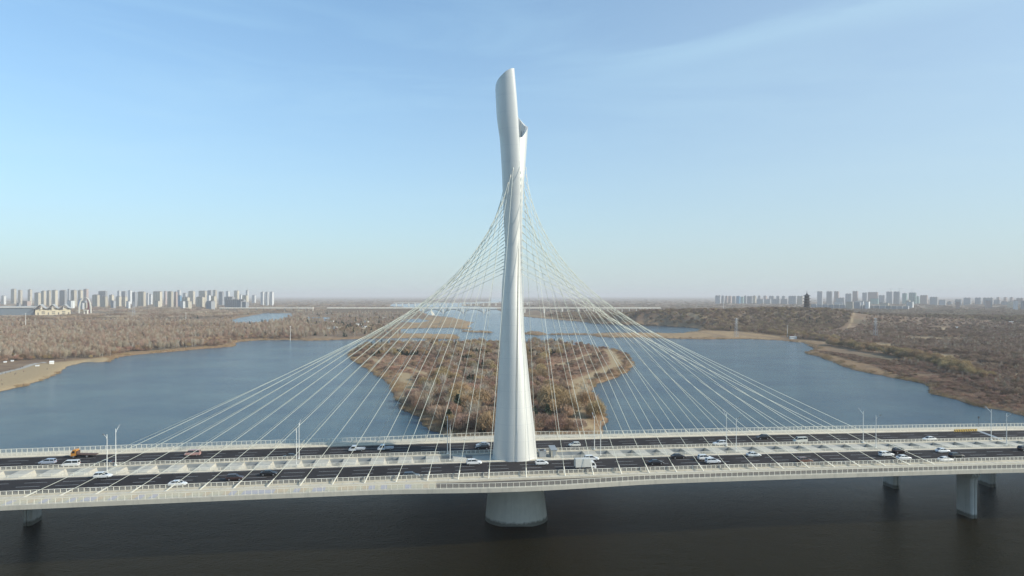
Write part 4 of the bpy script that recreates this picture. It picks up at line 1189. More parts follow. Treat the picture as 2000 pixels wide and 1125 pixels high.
sel = ok & (r_ < .55); put('brown_shrub', Q[sel], z[sel], [.3,.1,.4,.2], (.7,1.5), 'right', 15)
sel = ok & (r_ > .6) & (cl > .5); put('bare_tree', Q[sel], z[sel], [.3,.1,.6,0], (.45,.8), 'right', 16)
# golden willow belts along the right shore
for i, (pl, w_, n_) in enumerate([([(1505,655),(1545,660),(1600,666),(1625,668)], 22, 60), ([(1625,678),(1665,683),(1700,690)], 20, 70),
        ([(1722,693),(1760,700),(1800,708),(1830,716)], 16, 90), ([(1805,714),(1850,724),(1880,733),(1900,742)], 13, 80)]):
    W = to_world(pl); g_ = np.random.default_rng(50+i)
    t = g_.random(n_)*(len(W)-1); k_ = t.astype(int); f = (t-k_)[:,None]
    Q = W[k_]*(1-f)+W[k_+1]*f + np.stack([g_.normal(size=n_)*w_*.25, g_.normal(size=n_)*w_], 1)
    Q, z, s = ground_for(Q, 5); put('golden_shrub', Q, z, [.35,.65], (.9,1.4), 'right', 18+i)
RNEAR = [(1740,705),(1830,728),(1890,750),(2000,780),(2400,860),(2600,800),(2300,740),(2000,722),(1900,712)]
Q, z, s = ground_for(scatter(RNEAR, 4200, 4000, 3, seed=9), 12); r_ = rng.random(len(Q)); ok = away(Q, RPATH, 2)
sel = ok & (r_ < .75); put('brown_shrub', Q[sel], z[sel], [.4,.3,.1,.2], (.4,1.0), 'right', 24)
sel = ok & (r_ > .82); put('bare_tree', Q[sel], z[sel], [.2,0,.8,0], (.4,.65), 'right', 25)

RSHORE = [(1590,684),(1640,696),(1700,712),(1800,745),(1830,768),(1900,788),(2000,808),(2100,828),(2000,780),(1890,750),(1830,728),(1740,705),(1640,690)]
Q, z, s = ground_for(scatter(RSHORE, 1800, 4000, 3, seed=19), 7)
cl = vnoise(Q[:,0]/20, Q[:,1]/30, 61); sel = cl > .35
put('brown_shrub', Q[sel], z[sel], [.4,.35,.15,.1], (.25,.6), 'right', 30)
LAB = {
 ('bare_tree','left'): 'leafless grey brown tree in the dense woodland on the left bank',
 ('bare_tree','right'): 'small leafless brown tree in the planted rows on the right bank',
 ('bare_tree','island'): 'leafless upright tree at the far side of the river island',
 ('brown_shrub','island'): 'brown leafless shrub among the thicket on the river island',
 ('brown_shrub','left'): 'reddish brown leafless shrub at the edge of the left bank woodland',
 ('brown_shrub','right'): 'dark brown leafless shrub on the flat ground of the right bank',
 ('golden_shrub','island'): 'tall golden brown bush rising from the island thicket',
 ('golden_shrub','left'): 'golden bush among grey leafless trees on the left bank',
 ('golden_shrub','right'): 'golden brown willow in the belts along the right shore',
 ('conifer','island'): 'dark evergreen tree between the brown shrubs of the island',
 ('conifer','left'): 'dark evergreen tree by the sheds and ponds on the left bank',
 ('conifer','right'): 'dark evergreen tree on the wooded slope of the right bank',
 ('scrub_tree','left'): 'low olive brown tree between the ponds on the left bank',
 ('scrub_tree','right'): 'olive brown tree on the wooded hill of the right bank',
 ('pale_tree','island'): 'pale leafless tree with white branches standing in the island thicket',
}
def group_of(k, reg):
    return {'bare_tree':'leafless trees','brown_shrub':'brown shrubs','golden_shrub':'golden willows and bushes','conifer':'evergreens','scrub_tree':'olive scrub trees','pale_tree':'pale trees'}[k] + {'left':' on the left bank','right':' on the right bank','island':' on the island'}[reg]
CAT = {'bare_tree':'tree','brown_shrub':'shrub','golden_shrub':'willow bush','conifer':'conifer','scrub_tree':'tree','pale_tree':'tree'}
STUFF = {'bare_tree':'woodland','brown_shrub':'thicket','golden_shrub':'willow_thicket','conifer':'evergreen_woodland','scrub_tree':'scrub_woodland','pale_tree':'pale_woodland'}
def instancer(name, items, sources, label):
    """one object whose points carry copies of the source meshes (geometry nodes)"""
    me = bpy.data.meshes.new(name)
    arr = np.array([(i[0], i[1], i[2]) for i in items], np.float32)
    me.vertices.add(len(arr)); me.vertices.foreach_set('co', arr.ravel())
    a = me.attributes.new('variant', 'INT', 'POINT'); a.data.foreach_set('value', np.array([i[3] for i in items], np.int32))
    fattr(me, 'size', np.array([i[4] for i in items])); fattr(me, 'turn', rng.random(len(items))*6.283)
    o = link_mesh(name, me)
    ng = bpy.data.node_groups.new(name, 'GeometryNodeTree')
    ng.interface.new_socket('Geometry', in_out='INPUT', socket_type='NodeSocketGeometry')
    ng.interface.new_socket('Geometry', in_out='OUTPUT', socket_type='NodeSocketGeometry')
    gi = ng.nodes.new('NodeGroupInput'); go = ng.nodes.new('NodeGroupOutput')
    jn = ng.nodes.new('GeometryNodeJoinGeometry')
    for src in reversed(sources):
        j2 = ng.nodes.new('GeometryNodeJoinGeometry')
        for so in src:
            oi = ng.nodes.new('GeometryNodeObjectInfo'); oi.transform_space = 'ORIGINAL'; oi.inputs['Object'].default_value = so
            ng.links.new(oi.outputs['Geometry'], j2.inputs[0])
        g2 = ng.nodes.new('GeometryNodeGeometryToInstance'); ng.links.new(j2.outputs[0], g2.inputs[0]); ng.links.new(g2.outputs[0], jn.inputs[0])
    ip = ng.nodes.new('GeometryNodeInstanceOnPoints')
    m2p = ng.nodes.new('GeometryNodeMeshToPoints'); ng.links.new(gi.outputs[0], m2p.inputs[0]); ng.links.new(m2p.outputs[0], ip.inputs['Points'])
    ng.links.new(jn.outputs[0], ip.inputs['Instance']); ip.inputs['Pick Instance'].default_value = True
    def at(n, t):
        x = ng.nodes.new('GeometryNodeInputNamedAttribute'); x.data_type = t; x.inputs['Name'].default_value = n; return x.outputs[0]
    ng.links.new(at('variant','INT'), ip.inputs['Instance Index'])
    cx = ng.nodes.new('ShaderNodeCombineXYZ'); ng.links.new(at('turn','FLOAT'), cx.inputs[2]); ng.links.new(cx.outputs[0], ip.inputs['Rotation'])
    ng.links.new(at('size','FLOAT'), ip.inputs['Scale'])
    ng.links.new(ip.outputs[0], go.inputs[0])
    md = o.modifiers.new('instances', 'NODES'); md.node_group = ng
    return tag(o, label, kind='stuff')
for kd, lst in PLANTS.items():
    vis = [i for i in lst if abs(i[0]) < .78*i[1]]
    vis.sort(key=lambda i: i[1]/i[4])
    near = vis[:290]; ids = set(map(id, near)); rest = [i for i in lst if id(i) not in ids]
    src = [None]*len(KIND[kd])
    for it in sorted(near, key=lambda i: i[3]):
        x, y, z, va, sc, reg = it
        e = empty(kd, (x, y, z), random.uniform(0, 6.28), LAB[(kd, reg)], CAT[kd], group_of(kd, reg))
        e.scale = (sc, sc, sc)
        c = link_mesh('crown', KIND[kd][va][0], e); t_ = link_mesh('trunk', KIND[kd][va][1], e)
        if src[va] is None: src[va] = (c, t_)
    fallback = next(s for s in src if s)
    src = [s or fallback for s in src]
    if rest: instancer(STUFF[kd], rest, src, 'distant %s seen as one mass behind the nearest ones' % STUFF[kd].replace('_', ' '))

# far stands of trees on the plain
FAR = [(-700,631),(0,627),(300,624),(430,620),(560,609),(740,611),(830,606),(900,597),(1000,596),(1100,607),(1250,604),(1550,604),(1800,622),(2050,630),(2700,640),(2700,584),(-700,584)]
Q = scatter(FAR, 9000, 2600, 3, seed=12); Q, z, s = ground_for(Q, 8)
# leave the exhibition hall's forecourt open
hp = np.array([px2w(70, 614)])
ok = ~((Q[:,0] > -2300) & (Q[:,0] < -1480) & (Q[:,1] > 2150) & (Q[:,1] < 2800))
Q, z = Q[ok], z[ok]
g_ = np.random.default_rng(3)
items = [(x, y, zz-.3, int(g_.integers(3)), g_.uniform(.6,1.05)) for (x, y), zz in zip(Q, z)]
srcs = []
for i, mt in enumerate((M_tw_brown, M_tw_dark, M_tw_grey)):
    it = items[i]
    o = link_mesh('tree_stand', clump(mt)); o.location = it[:3]; tag(o, 'low mass of leafless trees merging into the far plain', kind='stuff'); srcs.append((o,))
instancer('far_woodland', items[3:], srcs, 'far leafless woodland covering the plain up to the horizon')
# reeds along the shores
RP = []
for (a, b) in ALLSEG:
    ym = (a[1]+b[1])/2
    if ym > 1500: continue
    L = float(np.hypot(*(b-a))); n_ = int(L/(1.5 if ym < 900 else 4))
    for t in rng.random(n_):
        for _ in range(3):
            RP.append(a*(1-t)+b*t + rng.normal(size=2)*6)
RP = np.array(RP); s, z = land_fields(RP)
ok = (s > .2) & (s < 14) & (np.abs(RP[:,0]) < 1.1*RP[:,1]) & ~inside(RP, to_world(BEACH)) & (vnoise(RP[:,0]/12, RP[:,1]/12, 44) > .38)
RP, z = RP[ok], z[ok]
items = [(p[0], p[1], zz-.1, 0, random.uniform(.5,1.15)) for p, zz in zip(RP, z)]
for reg, n_, sd_2 in ((ISLAND, 9000, 71), (RSHORE, 3000, 72)):       # dry grass between the shrubs
    Q, z, s_ = ground_for(scatter(reg, n_, 5000, 2, seed=sd_2), 4)
    ok = (vnoise(Q[:,0]/11, Q[:,1]/11, 73) > .3) & away(Q, PATHS, 1.0)
    items += [(x, y, zz-.1, 1 + (k % 2), random.uniform(.4,1.0)) for k, ((x, y), zz) in enumerate(zip(Q[ok], z[ok]))]
srcs = []
for va, mt in enumerate((M_reed, M_tw_brown, M_tw_red)):
    it = next(i_ for i_ in items if i_[3] == va); items.remove(it)
    o = link_mesh('reed_tuft', tuft(mat=mt)); o.location = it[:3]; tag(o, 'dry tan reeds at the water edge' if va == 0 else 'dry brown grass between the shrubs', kind='stuff'); srcs.append((o,))
instancer('shore_reeds', items, srcs, 'dry tan reeds and brown grass fringing the island and the river banks')

# ------------------------------------------------------------------ far arch bridge
M_far = material('far_bridge_concrete', (.82,.77,.66), .9, var=.1, vscale=.05)
M_fard = material('arch_concrete_shaded', (.17,.16,.15), .9, var=.1, vscale=.05)  # shade of the arches painted in as a darker concrete
YB = 2740.0
def bx_(px, Y=YB): return (px-1000)/F*Y
e = empty('arch_bridge', (bx_(980), YB, 0), 0, 'long pale arch bridge far upstream crossing the river behind the pylon', 'bridge')
zd = CH - (601.6-HY)/F*YB
x0, x1 = bx_(640)-bx_(980), bx_(1290)-bx_(980)
mb = MB(); mb.box(x0, x1, -9, 9, zd-1.6, zd+.4); mb.build('deck', M_far, e)
mb = MB(); mb.quadbox([(x0,-26,0),(bx_(815)-bx_(980),-26,0),(bx_(815)-bx_(980),26,0),(x0,26,0),(x0,-8.9,zd-1.603),(bx_(818)-bx_(980),-8.9,zd-1.603),(bx_(818)-bx_(980),8.9,zd-1.603),(x0,8.9,zd-1.603)]); mb.build('embankment', material('embankment_soil', (.13,.10,.07), .95, var=.3, vscale=.05), e)
for s in (-1, 1):
    mb = MB(); mb.box(x0, x1, s*8.6-.2, s*8.6+.2, zd+.403, zd+2.6); mb.build('parapet', M_far, e)
pxs = [827, 866, 905, 945, 985, 1025, 1063, 1098, 1130]
for a, b in zip(pxs, pxs[1:]):
    xa, xb = bx_(a)-bx_(980)+3, bx_(b)-bx_(980)-3
    for yy in (-7.5, 5.0):
        rings = []
        for i in range(15):
            t = i/14; x = xa+(xb-xa)*t; zc = 3 + (zd-5.2-3)*(1-(2*t-1)**2)
            rings.append([(x,yy,zc-1.5),(x,yy+2.5,zc-1.5),(x,yy+2.5,zc+1.3),(x,yy,zc+1.3)])
        mb = MB(); mb.loft(rings); ar = mb.build('arch', M_fard, e)
        for t in (.1,.2,.8,.9):
            x = xa+(xb-xa)*t; zc = 3+(zd-8.2)*(1-(2*t-1)**2)
            mb = MB(); mb.box(x-.9,x+.9,yy+.5,yy+2,zc+1.1,zd-1.603); mb.build('spandrel_column', M_fard, ar)
for a in pxs:
    mb = MB(); x = bx_(a)-bx_(980); mb.box(x-2.8,x+2.8,-8,8,-2,zd-1.603); mb.build('pier', M_far, e)
for a in list(range(1145, 1290, 14)):
    mb = MB(); x = bx_(a)-bx_(980); mb.box(x-1,x+1,-6,6,-2,zd-1.603); mb.build('pier', M_far, e)
# embankment road bridge further left
YB2 = 2900.0
e = empty('causeway_bridge', (bx_(515, YB2), YB2, 0), 0, 'low pale causeway running along the plain below the left city', 'bridge')
zd = CH-(601.3-HY)/F*YB2
a, b = bx_(430,YB2)-bx_(515,YB2), bx_(612,YB2)-bx_(515,YB2)
mb = MB(); mb.box(a, b, -8, 8, zd-2.2, zd+1.6); mb.build('deck', M_far, e)
for x in np.arange(a+4, b, 30):
    mb = MB(); mb.box(x-1, x+1, -5, 5, 0, zd-2.203); mb.build('pier', M_conc2, e)
# hazy low bridge further upstream
e = empty('girder_bridge', (bx_(890, 4600), 4600, 0), 0, 'faint low bridge with block piers beyond the arch bridge', 'bridge')
mb = MB(); mb.box(-420, 520, -7, 7, 21, 24); mb.build('deck', M_far, e)
for x in range(-400, 520, 42):
    mb = MB(); mb.box(x-4, x+4, -6, 6, -1.5, 20.997); mb.build('pier', M_far, e)

# ------------------------------------------------------------------ white sail sculpture on the spit
Ys = 2390.0
e = empty('sail_sculpture', (bx_(843, Ys), Ys, 2), 0, 'white sail shaped sculpture standing on the far spit left of the pylon', 'sculpture')
for k, (dx, h, wd2) in enumerate(((0, 25, 9), (6, 14, 7))):
    rings = []
    for i in range(13):
        t = i/12; w2 = wd2*(1-t)**.8 + .15
        x = dx + wd2*.9*(1-t)**1.7 - 2
        rings.append([(x-w2*.5, -1.2*(1-t)-.2+k, h*t), (x+w2*.5, .2+k, h*t), (x+w2*.4, .8+k, h*t), (x-w2*.4, -.3*(1-t)+.3+k, h*t)])
    mb = MB(); mb.loft(rings); mb.build('sail', M_white, e)
mb = MB(); mb.box(-6, 12, -4, 5, -.5, .8); mb.build('plinth', M_conc, e)

# ------------------------------------------------------------------ exhibition hall with wavy gable
M_cream = material('cream_wall', (.60,.52,.36), .85, var=.08, vscale=.05)
M_roofg = material('grey_roof_sheet', (.40,.40,.38), .6, var=.12, vscale=.04)
M_roofd = material('dark_eaves', (.10,.10,.10), .8)
Yh = 2480.0
hx0, hx1 = bx_(70, Yh), bx_(138, Yh)
e = empty('exhibition_hall', (hx1, Yh, 2), R(31), 'long exhibition hall with wavy grey roof and cream gable wall at far left', 'hall')
W_ = (hx1-hx0)*.84
def wave(t): return 19 + 9*abs(math.sin(math.pi*(t*3)))**1.2
n = 49
mb = MB(); rings = []
for i in range(n):
    t = i/(n-1); x = -W_*(1-t); h = 12.5 + 9.5*(1-abs(math.sin(math.pi*(t*2.9+.5)))**1.5)*.9 + 4
    rings.append([(x,0,0),(x,6,0),(x,6,h),(x,0,h)])
mb.loft(rings); mb.build('gable_wall', M_cream, e)
mb = MB(); rings = []
for i in range(n):
    t = i/(n-1); x = -W_*(1-t)*1.04; h = 24 + 14*(1-abs(math.cos(math.pi*(t*3)))**1.4)
    rings.append([(x,-7,h-1.4),(x,120,h-1.4),(x,120,h),(x,-7,h)])
mb.loft(rings); mb.build('roof', M_roofg, e)
mb = MB(); mb.box(-W_-420, -W_*1.045, 10, 130, 26, 31); mb.build('side_roof', M_roofg, e)
mb = MB(); mb.box(-W_-420, -W_-4, 14, 126, 0, 25.997); mb.build('side_wall', material('dark_glass_wall', (.12,.15,.18), .3), e)  # side wall in a dark blue-grey glass colour
mb = MB(); mb.box(-W_, -1, 8, 118, 0, 23); mb.build('hall_body', M_roofd, e)
for i in range(3):
    x = -W_*(.82-.31*i)
    mb = MB(); mb.tube((x,-6,20),(x,-6,31),1.0,.8,6); mb.box(x-3,x+3,-6.4,-5.6,22,24); mb.build('roof_strut', M_white, e)
for i in range(7):
    x = -W_+9+i*(W_-12)/6.2
    mb = MB()
    if i % 2: mb.box(x-5,x+5,-.25,-.003,9,12.5); mb.box(x-5,x+5,-.25,-.003,3.5,6)
    else: mb.box(x-1.8,x+1.8,-.25,-.003,1,9)
    mb.build('window' if i % 2 else 'door', M_roofd, e)

# coloured arch gate
Ya = 2650.0
e = empty('arch_monument', (bx_(166, Ya), Ya, 3), 0, 'tall white arch with a blue and a red sail panel at far left', 'monument')
def archx(t, sx): 
    a = math.pi*t; return sx*math.cos(a), 62*math.sin(a)**.75
mb = MB(); rings = []
for i in range(33):
    x, z = archx(i/32, 23)
    r2 = 1.5+1.2*abs(math.cos(math.pi*i/32))
    rings.append([(x-r2,-1.8,z),(x+r2,-1.8,z),(x+r2*.8,1.8,z),(x-r2*.8,1.8,z)])
mb.loft(rings); mb.build('arch', M_white, e)
for nm, col, sg, lab in (('panel', (.10,.25,.55), -1, 'blue sail panel'), ('panel', (.42,.06,.07), 1, 'red sail panel')):
    rings = []
    for i in range(13):
        t = i/12; x, z = archx(.5+.5*t if sg < 0 else .5-.5*t, 23)
        xin = sg*max(2.0, abs(x) - (17*t**.8)) if sg > 0 else x-9*math.sin(math.pi*min(1,t*.9)); 
        xo = x - sg*1.2 if sg > 0 else x-1.5
        rings.append([(min(xin,xo),3,z),(max(xin,xo),3,z),(max(xin,xo),4.5,z),(min(xin,xo),4.5,z)])
    mb = MB(); mb.loft(rings); mb.build(nm, material('arch_panel_paint', col, .5), e)['label'] = lab
e = empty('gatehouse', (bx_(168, 2560), 2560, 3), 0, 'small white gatehouse below the coloured arch', 'gatehouse')
mb = MB(); mb.box(-7,-5,-3,3,0,12); mb.box(5,7,-3,3,0,12); mb.build('wall', M_white, e)
mb = MB(); mb.box(-8,8,-4,4,12,15); mb.build('roof', M_white, e)

# ------------------------------------------------------------------ city towers
def facade(name, c, c2, ph=3.0):
    """plastered wall with rows of windows set out in the wall's own coordinates"""
    m = bpy.data.materials.new(name); m.use_nodes = True
    t = m.node_tree; b = t.nodes['Principled BSDF']; b.inputs['Roughness'].default_value = .8
    co = N(t, 'ShaderNodeTexCoord'); sx = N(t, 'ShaderNodeSeparateXYZ'); t.links.new(co.outputs['Object'], sx.inputs[0])
    ad = N(t, 'ShaderNodeMath', operation='ADD'); t.links.new(sx.outputs[0], ad.inputs[0]); t.links.new(sx.outputs[1], ad.inputs[1])
    def stripes(src, per, duty):
        d = N(t, 'ShaderNodeMath', operation='DIVIDE'); t.links.new(src, d.inputs[0]); d.inputs[1].default_value = per
        f = N(t, 'ShaderNodeMath', operation='FRACT'); t.links.new(d.outputs[0], f.inputs[0])
        l = N(t, 'ShaderNodeMath', operation='LESS_THAN'); t.links.new(f.outputs[0], l.inputs[0]); l.inputs[1].default_value = duty
        return l.outputs[0]
    mu = N(t, 'ShaderNodeMath', operation='MULTIPLY'); t.links.new(stripes(ad.outputs[0], 4.2, .5), mu.inputs[0]); t.links.new(stripes(sx.outputs[2], ph, .5), mu.inputs[1])
    mx = N(t, 'ShaderNodeMix', data_type='RGBA'); t.links.new(mu.outputs[0], mx.inputs[0])
    oi = N(t, 'ShaderNodeObjectInfo'); hs = N(t, 'ShaderNodeHueSaturation'); hs.inputs['Color'].default_value = (*c, 1)
    mr = N(t, 'ShaderNodeMapRange'); t.links.new(oi.outputs['Random'], mr.inputs[0]); mr.inputs[3].default_value = .75; mr.inputs[4].default_value = 1.15
    t.links.new(mr.outputs[0], hs.inputs['Value']); t.links.new(hs.outputs[0], mx.inputs[6]); mx.inputs[7].default_value = (*c2, 1)
    t.links.new(mx.outputs[2], b.inputs['Base Color'])
    return m
F_cream = facade('cream_facade', (.56,.50,.38), (.20,.20,.20)); F_white = facade('white_facade', (.66,.66,.64), (.25,.28,.30))
F_grey = facade('grey_facade', (.34,.35,.36), (.13,.15,.17)); F_green = facade('netting_facade', (.22,.34,.30), (.16,.25,.23)); F_blue = facade('blue_glass_facade', (.12,.28,.42), (.08,.16,.24)); F_brick = facade('pinkish_facade', (.45,.34,.29), (.18,.17,.17))
M_roofc = material('flat_roof', (.22,.20,.19), .9)
def tower(px0, px1, ytop, Y, mat, name, label, cat, group, phi=-35, depth=15, crown='box', zb=2.0):
    if crown == 'box': Y = Y*1.15; ytop += 4.2*F/Y
    al = math.atan2((px0+px1)/2-1000, F)
    X = bx_((px0+px1)/2, Y); W = (px1-px0)/F*Y*math.cos(al)
    ph = R(phi); p = (math.cos(-al), math.sin(-al))
    k1 = abs(math.cos(ph)*p[0]+math.sin(ph)*p[1]); k2 = abs(-math.sin(ph)*p[0]+math.cos(ph)*p[1])
    d = min(depth, W*.45/max(k2,.05)); w = max(6, (W-d*k2)/max(k1,.2))
    H = CH+(HY-ytop)/F*Y - zb
    e = empty(name, (X, Y, zb), ph, label, cat, group)
    mb = MB(); nb = max(1, int(w/16)); x = -w/2
    step = w/nb
    rings = []
    mb.box(-w/2, w/2, -d/2, d/2, -2, H)
    for i in range(nb):       # bay fronts standing proud of the slab
        xa = -w/2+i*step
        mb.box(xa+step*.18, xa+step*.62, -d/2-1.2, -d/2-.003, -2, H*.985)
    mb.build('wall', mat, e)
    mb = MB(); mb.box(-w/2-.5, w/2+.5, -d/2-.5, d/2+.5, H+.003, H+1.1)
    if crown == 'box':
        for i in range(max(1, nb)):
            xa = -w/2+(i+.5)*step; mb.box(xa-2.8, xa+2.8, -2.5, 2.5, H+1.1, H+4.6)
    mb.build('roof', M_roofc, e)
    return e
LT = [ # px0, px1, y top, distance, facade
 (21,32,564,4500,'c'),(35,44,566,4500,'c'),(54,63,565,4500,'c'),(54,62,577,4200,'c'),(67,80,571,3700,'c'),(80,90,567.5,3800,'c'),(91,100,567,3750,'c'),(101,113,566,3700,'c'),(116,131,566.5,3800,'g'),(132,137,564,4300,'g'),(138,150,566,3600,'c'),(152,162,566,3900,'c'),(163,173,564,4300,'b'),
 (180,195,575,3500,'c'),(192,210,568,4300,'g'),(196,211,578,3400,'c'),(213,223,575,3600,'c'),(226,238,578,3400,'c'),(239,249,578,3400,'c'),(229,236,567.5,4600,'w'),(237,248,568.5,4400,'g'),(250,258,566.5,4600,'w'),(258,268,570,3700,'g'),(269,285,569,3600,'c'),(286,291,572,3900,'w'),(291,298,574,4100,'w'),(299,317,568.5,3600,'c'),(320,326,568,4300,'b'),(327,339,568.5,3600,'c'),(340,347,569,3650,'b'),
 (348,355,576,3500,'u'),(346,354,566,4700,'w'),(355,371,579.5,3300,'c'),(357,366,572,4400,'w'),(368,381,568,4400,'c'),(383,400,579,3250,'c'),(388,404,567.5,4500,'c'),(405,415,566.5,4700,'g'),(404,412,576,4200,'w'),(412,423,577,3300,'c'),(416,424,566,4800,'c'),(427,438,569,4200,'g'),(438,458,579,3500,'g'),(441,449,568,4700,'w'),(457,467,567,4700,'c'),(468,473,575,4600,'w'),(473,485,576,4000,'c'),(480,486,566.5,4000,'w'),(492,500,576,5200,'w'),(509,517,569.5,4100,'w'),(518,526,569.5,4100,'w'),(527,535,569.5,4100,'w'),(2,12,577,4400,'w'),(440,480,584,3300,'g')]
FM = {'c':F_cream,'w':F_white,'g':F_grey,'b':F_brick,'u':F_blue,'n':F_green}
FN = {'c':'cream','w':'white','g':'grey','b':'pinkish','u':'blue glass','n':'green netted'}
TOWERS = []
for (a, b, yt, Y, f) in LT:
    TOWERS.append((a, b, yt, Y, f, 'left', -32))
RT = [(1397,1408,576.5,5000,'g'),(1409,1415,577,5200,'g'),(1416,1422,577.5,5100,'b'),(1422.5,1429,577.5,5100,'b'),(1430,1437,578,5000,'g'),(1438,1446,577.5,5000,'u'),(1446,1453,579,5200,'n'),(1453,1459,577,5100,'g'),(1459,1470,578,5000,'g'),(1470,1477,577,4900,'c'),(1480,1486,577,5600,'g'),(1478,1492,583.5,4800,'g'),(1493,1506,583.5,4800,'g'),(1507,1524,583.5,4800,'g'),(1525,1539,583.5,4800,'g'),(1491,1498,577,5600,'b'),(1502,1512,577.5,5600,'g'),(1516,1523,577.5,5600,'g'),(1527,1534,577.5,5600,'g'),(1540,1556,577.5,4700,'g'),(1557,1569,577.5,4700,'c'),
 (1596,1607,568.5,4700,'g'),(1614,1626,568.5,4700,'g'),(1629,1639,568.5,4800,'b'),(1633,1650,581,4500,'g'),(1651,1664,573,4700,'g'),(1665,1676,568,4800,'b'),(1684,1694,571,4700,'g'),(1695,1715,570,4750,'b'),(1700,1716,582,4400,'n'),(1716,1729,576,4900,'g'),(1731,1744,569,4700,'g'),(1745,1758,569,4700,'g'),(1762,1772,572,4600,'n'),(1775,1790,571,4600,'n'),(1789,1796,578,4900,'n'),(1797,1812,576,4700,'b'),(1816,1832,579.5,4400,'g'),(1834,1848,585,4300,'g'),(1850,1860,588,4300,'g'),(1865,1879,584,4400,'g'),(1882,1897,581,4300,'g'),(1904,1917,581,4400,'g'),(1920,1940,581,4300,'g'),(1941,1954,585,4300,'g'),(1955,1969,588,4200,'g'),(1970,1984,588,4200,'u'),(1985,1999,581.5,4700,'b'),(1946,1953,580,5000,'b'),(1960,1967,580,5000,'b'),(1972,1979,580,5000,'b'),(2006,2020,582,4400,'g'),(2028,2042,584,4400,'g'),(-20,-8,572,4300,'c'),(-40,-28,570,4300,'c')]
for (a, b, yt, Y, f) in RT:
    TOWERS.append((a, b, yt, Y, f, 'right' if a > 0 else 'left', -52 if a > 1700 else -46))
for i, (a, b, yt, Y, f, side, phi) in enumerate(TOWERS):
    tall = 'tall' if yt < 574 else 'mid-height'
    nm = 'apartment_tower' if f != 'u' else 'glass_tower'
    tower(a, b, yt, Y, FM[f], nm, '%s %s residential tower in the hazy city on the far %s' % (tall, FN[f], side), 'tower block', '%s %s towers on the far %s' % (tall, FN[f], side), phi)
# low terrace of houses with bright gable ends, right
for i in range(17):
    px = 1584+i*11.2; Y = 3600-i*28
    e = tower(px, px+12.5, 594.0+i*.28, Y, F_grey, 'terrace_house', 'low house in the long row with white roof edges right of the pagoda', 'house', 'low terrace row right of the pagoda', -42, 22, 'none')
    for c in e.children:
        if c.name.startswith('roof'): c.data.materials.clear(); c.data.materials.append(M_conc)
lb = random.Random(4)
for i in range(34):
    left = i < 18
    px = lb.uniform(8, 545) if left else lb.uniform(1580, 2010)
    w_b = lb.uniform(7, 18); Y = lb.uniform(3200, 3700)
    f = lb.choice('cwgbg')
    tower(px, px+w_b, lb.uniform(587, 592), Y, FM[f], 'low_block', 'low %s block in front of the towers on the far %s' % (FN[f], 'left' if left else 'right'), 'building', 'low %s blocks on the far %s' % (FN[f], 'left' if left else 'right'), lb.uniform(-50,-25), 18, 'none')
# tower cranes over the unfinished blocks
for px, Y, yt in ((1740,4690,563),(1757,4690,562),(1781,4590,563)):
    e = empty('tower_crane', (bx_(px, Y), Y, 0), R(20), 'thin tower crane above an unfinished block in the right city', 'crane', 'tower cranes in the right city')
    H = CH+(HY-yt)/F*Y
    mb = MB(); mb.tube((0,0,0),(0,0,H),.9,.9,4); mb.build('mast', M_grey, e)
    mb = MB(); mb.box(-14,32,-.6,.6,H-6,H-4.6); mb.build('jib', M_grey, e)
# church-like spire on a white tower, left city
e = empty('radio_mast', (bx_(483, 3995), 3995, CH+(HY-566.5)/F*4000), 0, 'thin mast on top of the white tower at the right end of the left city', 'mast')
mb = MB(); mb.tube((0,0,0),(0,0,20),1.2,.3,5); mb.build('pole', M_grey, e)

# ------------------------------------------------------------------ pagoda on the hill
Yp = 1750.0; Xp = bx_(1576, Yp)
zb = CH-(611-HY)/F*Yp
M_pag = material('pagoda_timber', (.045,.03,.026), .8); M_pagr = material('pagoda_roof_tile', (.022,.022,.024), .8)
e = empty('pagoda', (Xp, Yp, zb), R(12), 'dark six storey pagoda on the wooded hill at the right', 'pagoda'); e.scale = (1.22,1.22,1.22)
H = (611-572)/F*Yp
mb = MB(); mb.loft([[(sx*17,sy*17,-9) for sx, sy in ((-1,-1),(1,-1),(1,1),(-1,1))],[(sx*14,sy*14,2) for sx, sy in ((-1,-1),(1,-1),(1,1),(-1,1))]]); mb.build('podium', M_conc2, e)
z = 2.0
for i in range(6):
    r1 = 6.4-.28*i; h = 5.9
    oc = lambda r, z: [(r*math.cos(a), r*math.sin(a), z) for a in [math.pi/8+j*math.pi/4 for j in range(8)]]
    mb = MB(); mb.loft([oc(r1, z), oc(r1*.96, z+h-2.0)]); st = mb.build('storey', M_pag, e)
    mb = MB(); mb.loft([oc(r1+3.4, z+h-2.1), oc(r1+2.3, z+h-1.5), oc(r1*.8, z+h-.003)]); mb.build('roof', M_pagr, st)
    z += h
mb = MB(); mb.loft([[(r*math.cos(a), r*math.sin(a), zz) for a in [j*math.pi/4 for j in range(8)]] for r, zz in ((3.6,z+.003),(1.6,z+2.4),(.6,z+4.5),(.35,z+9))]); mb.build('spire', M_pagr, e)
mb = MB(); mb.box(6,20,-16,-9,2.003,6.5); mb.build('terrace', M_conc, e)

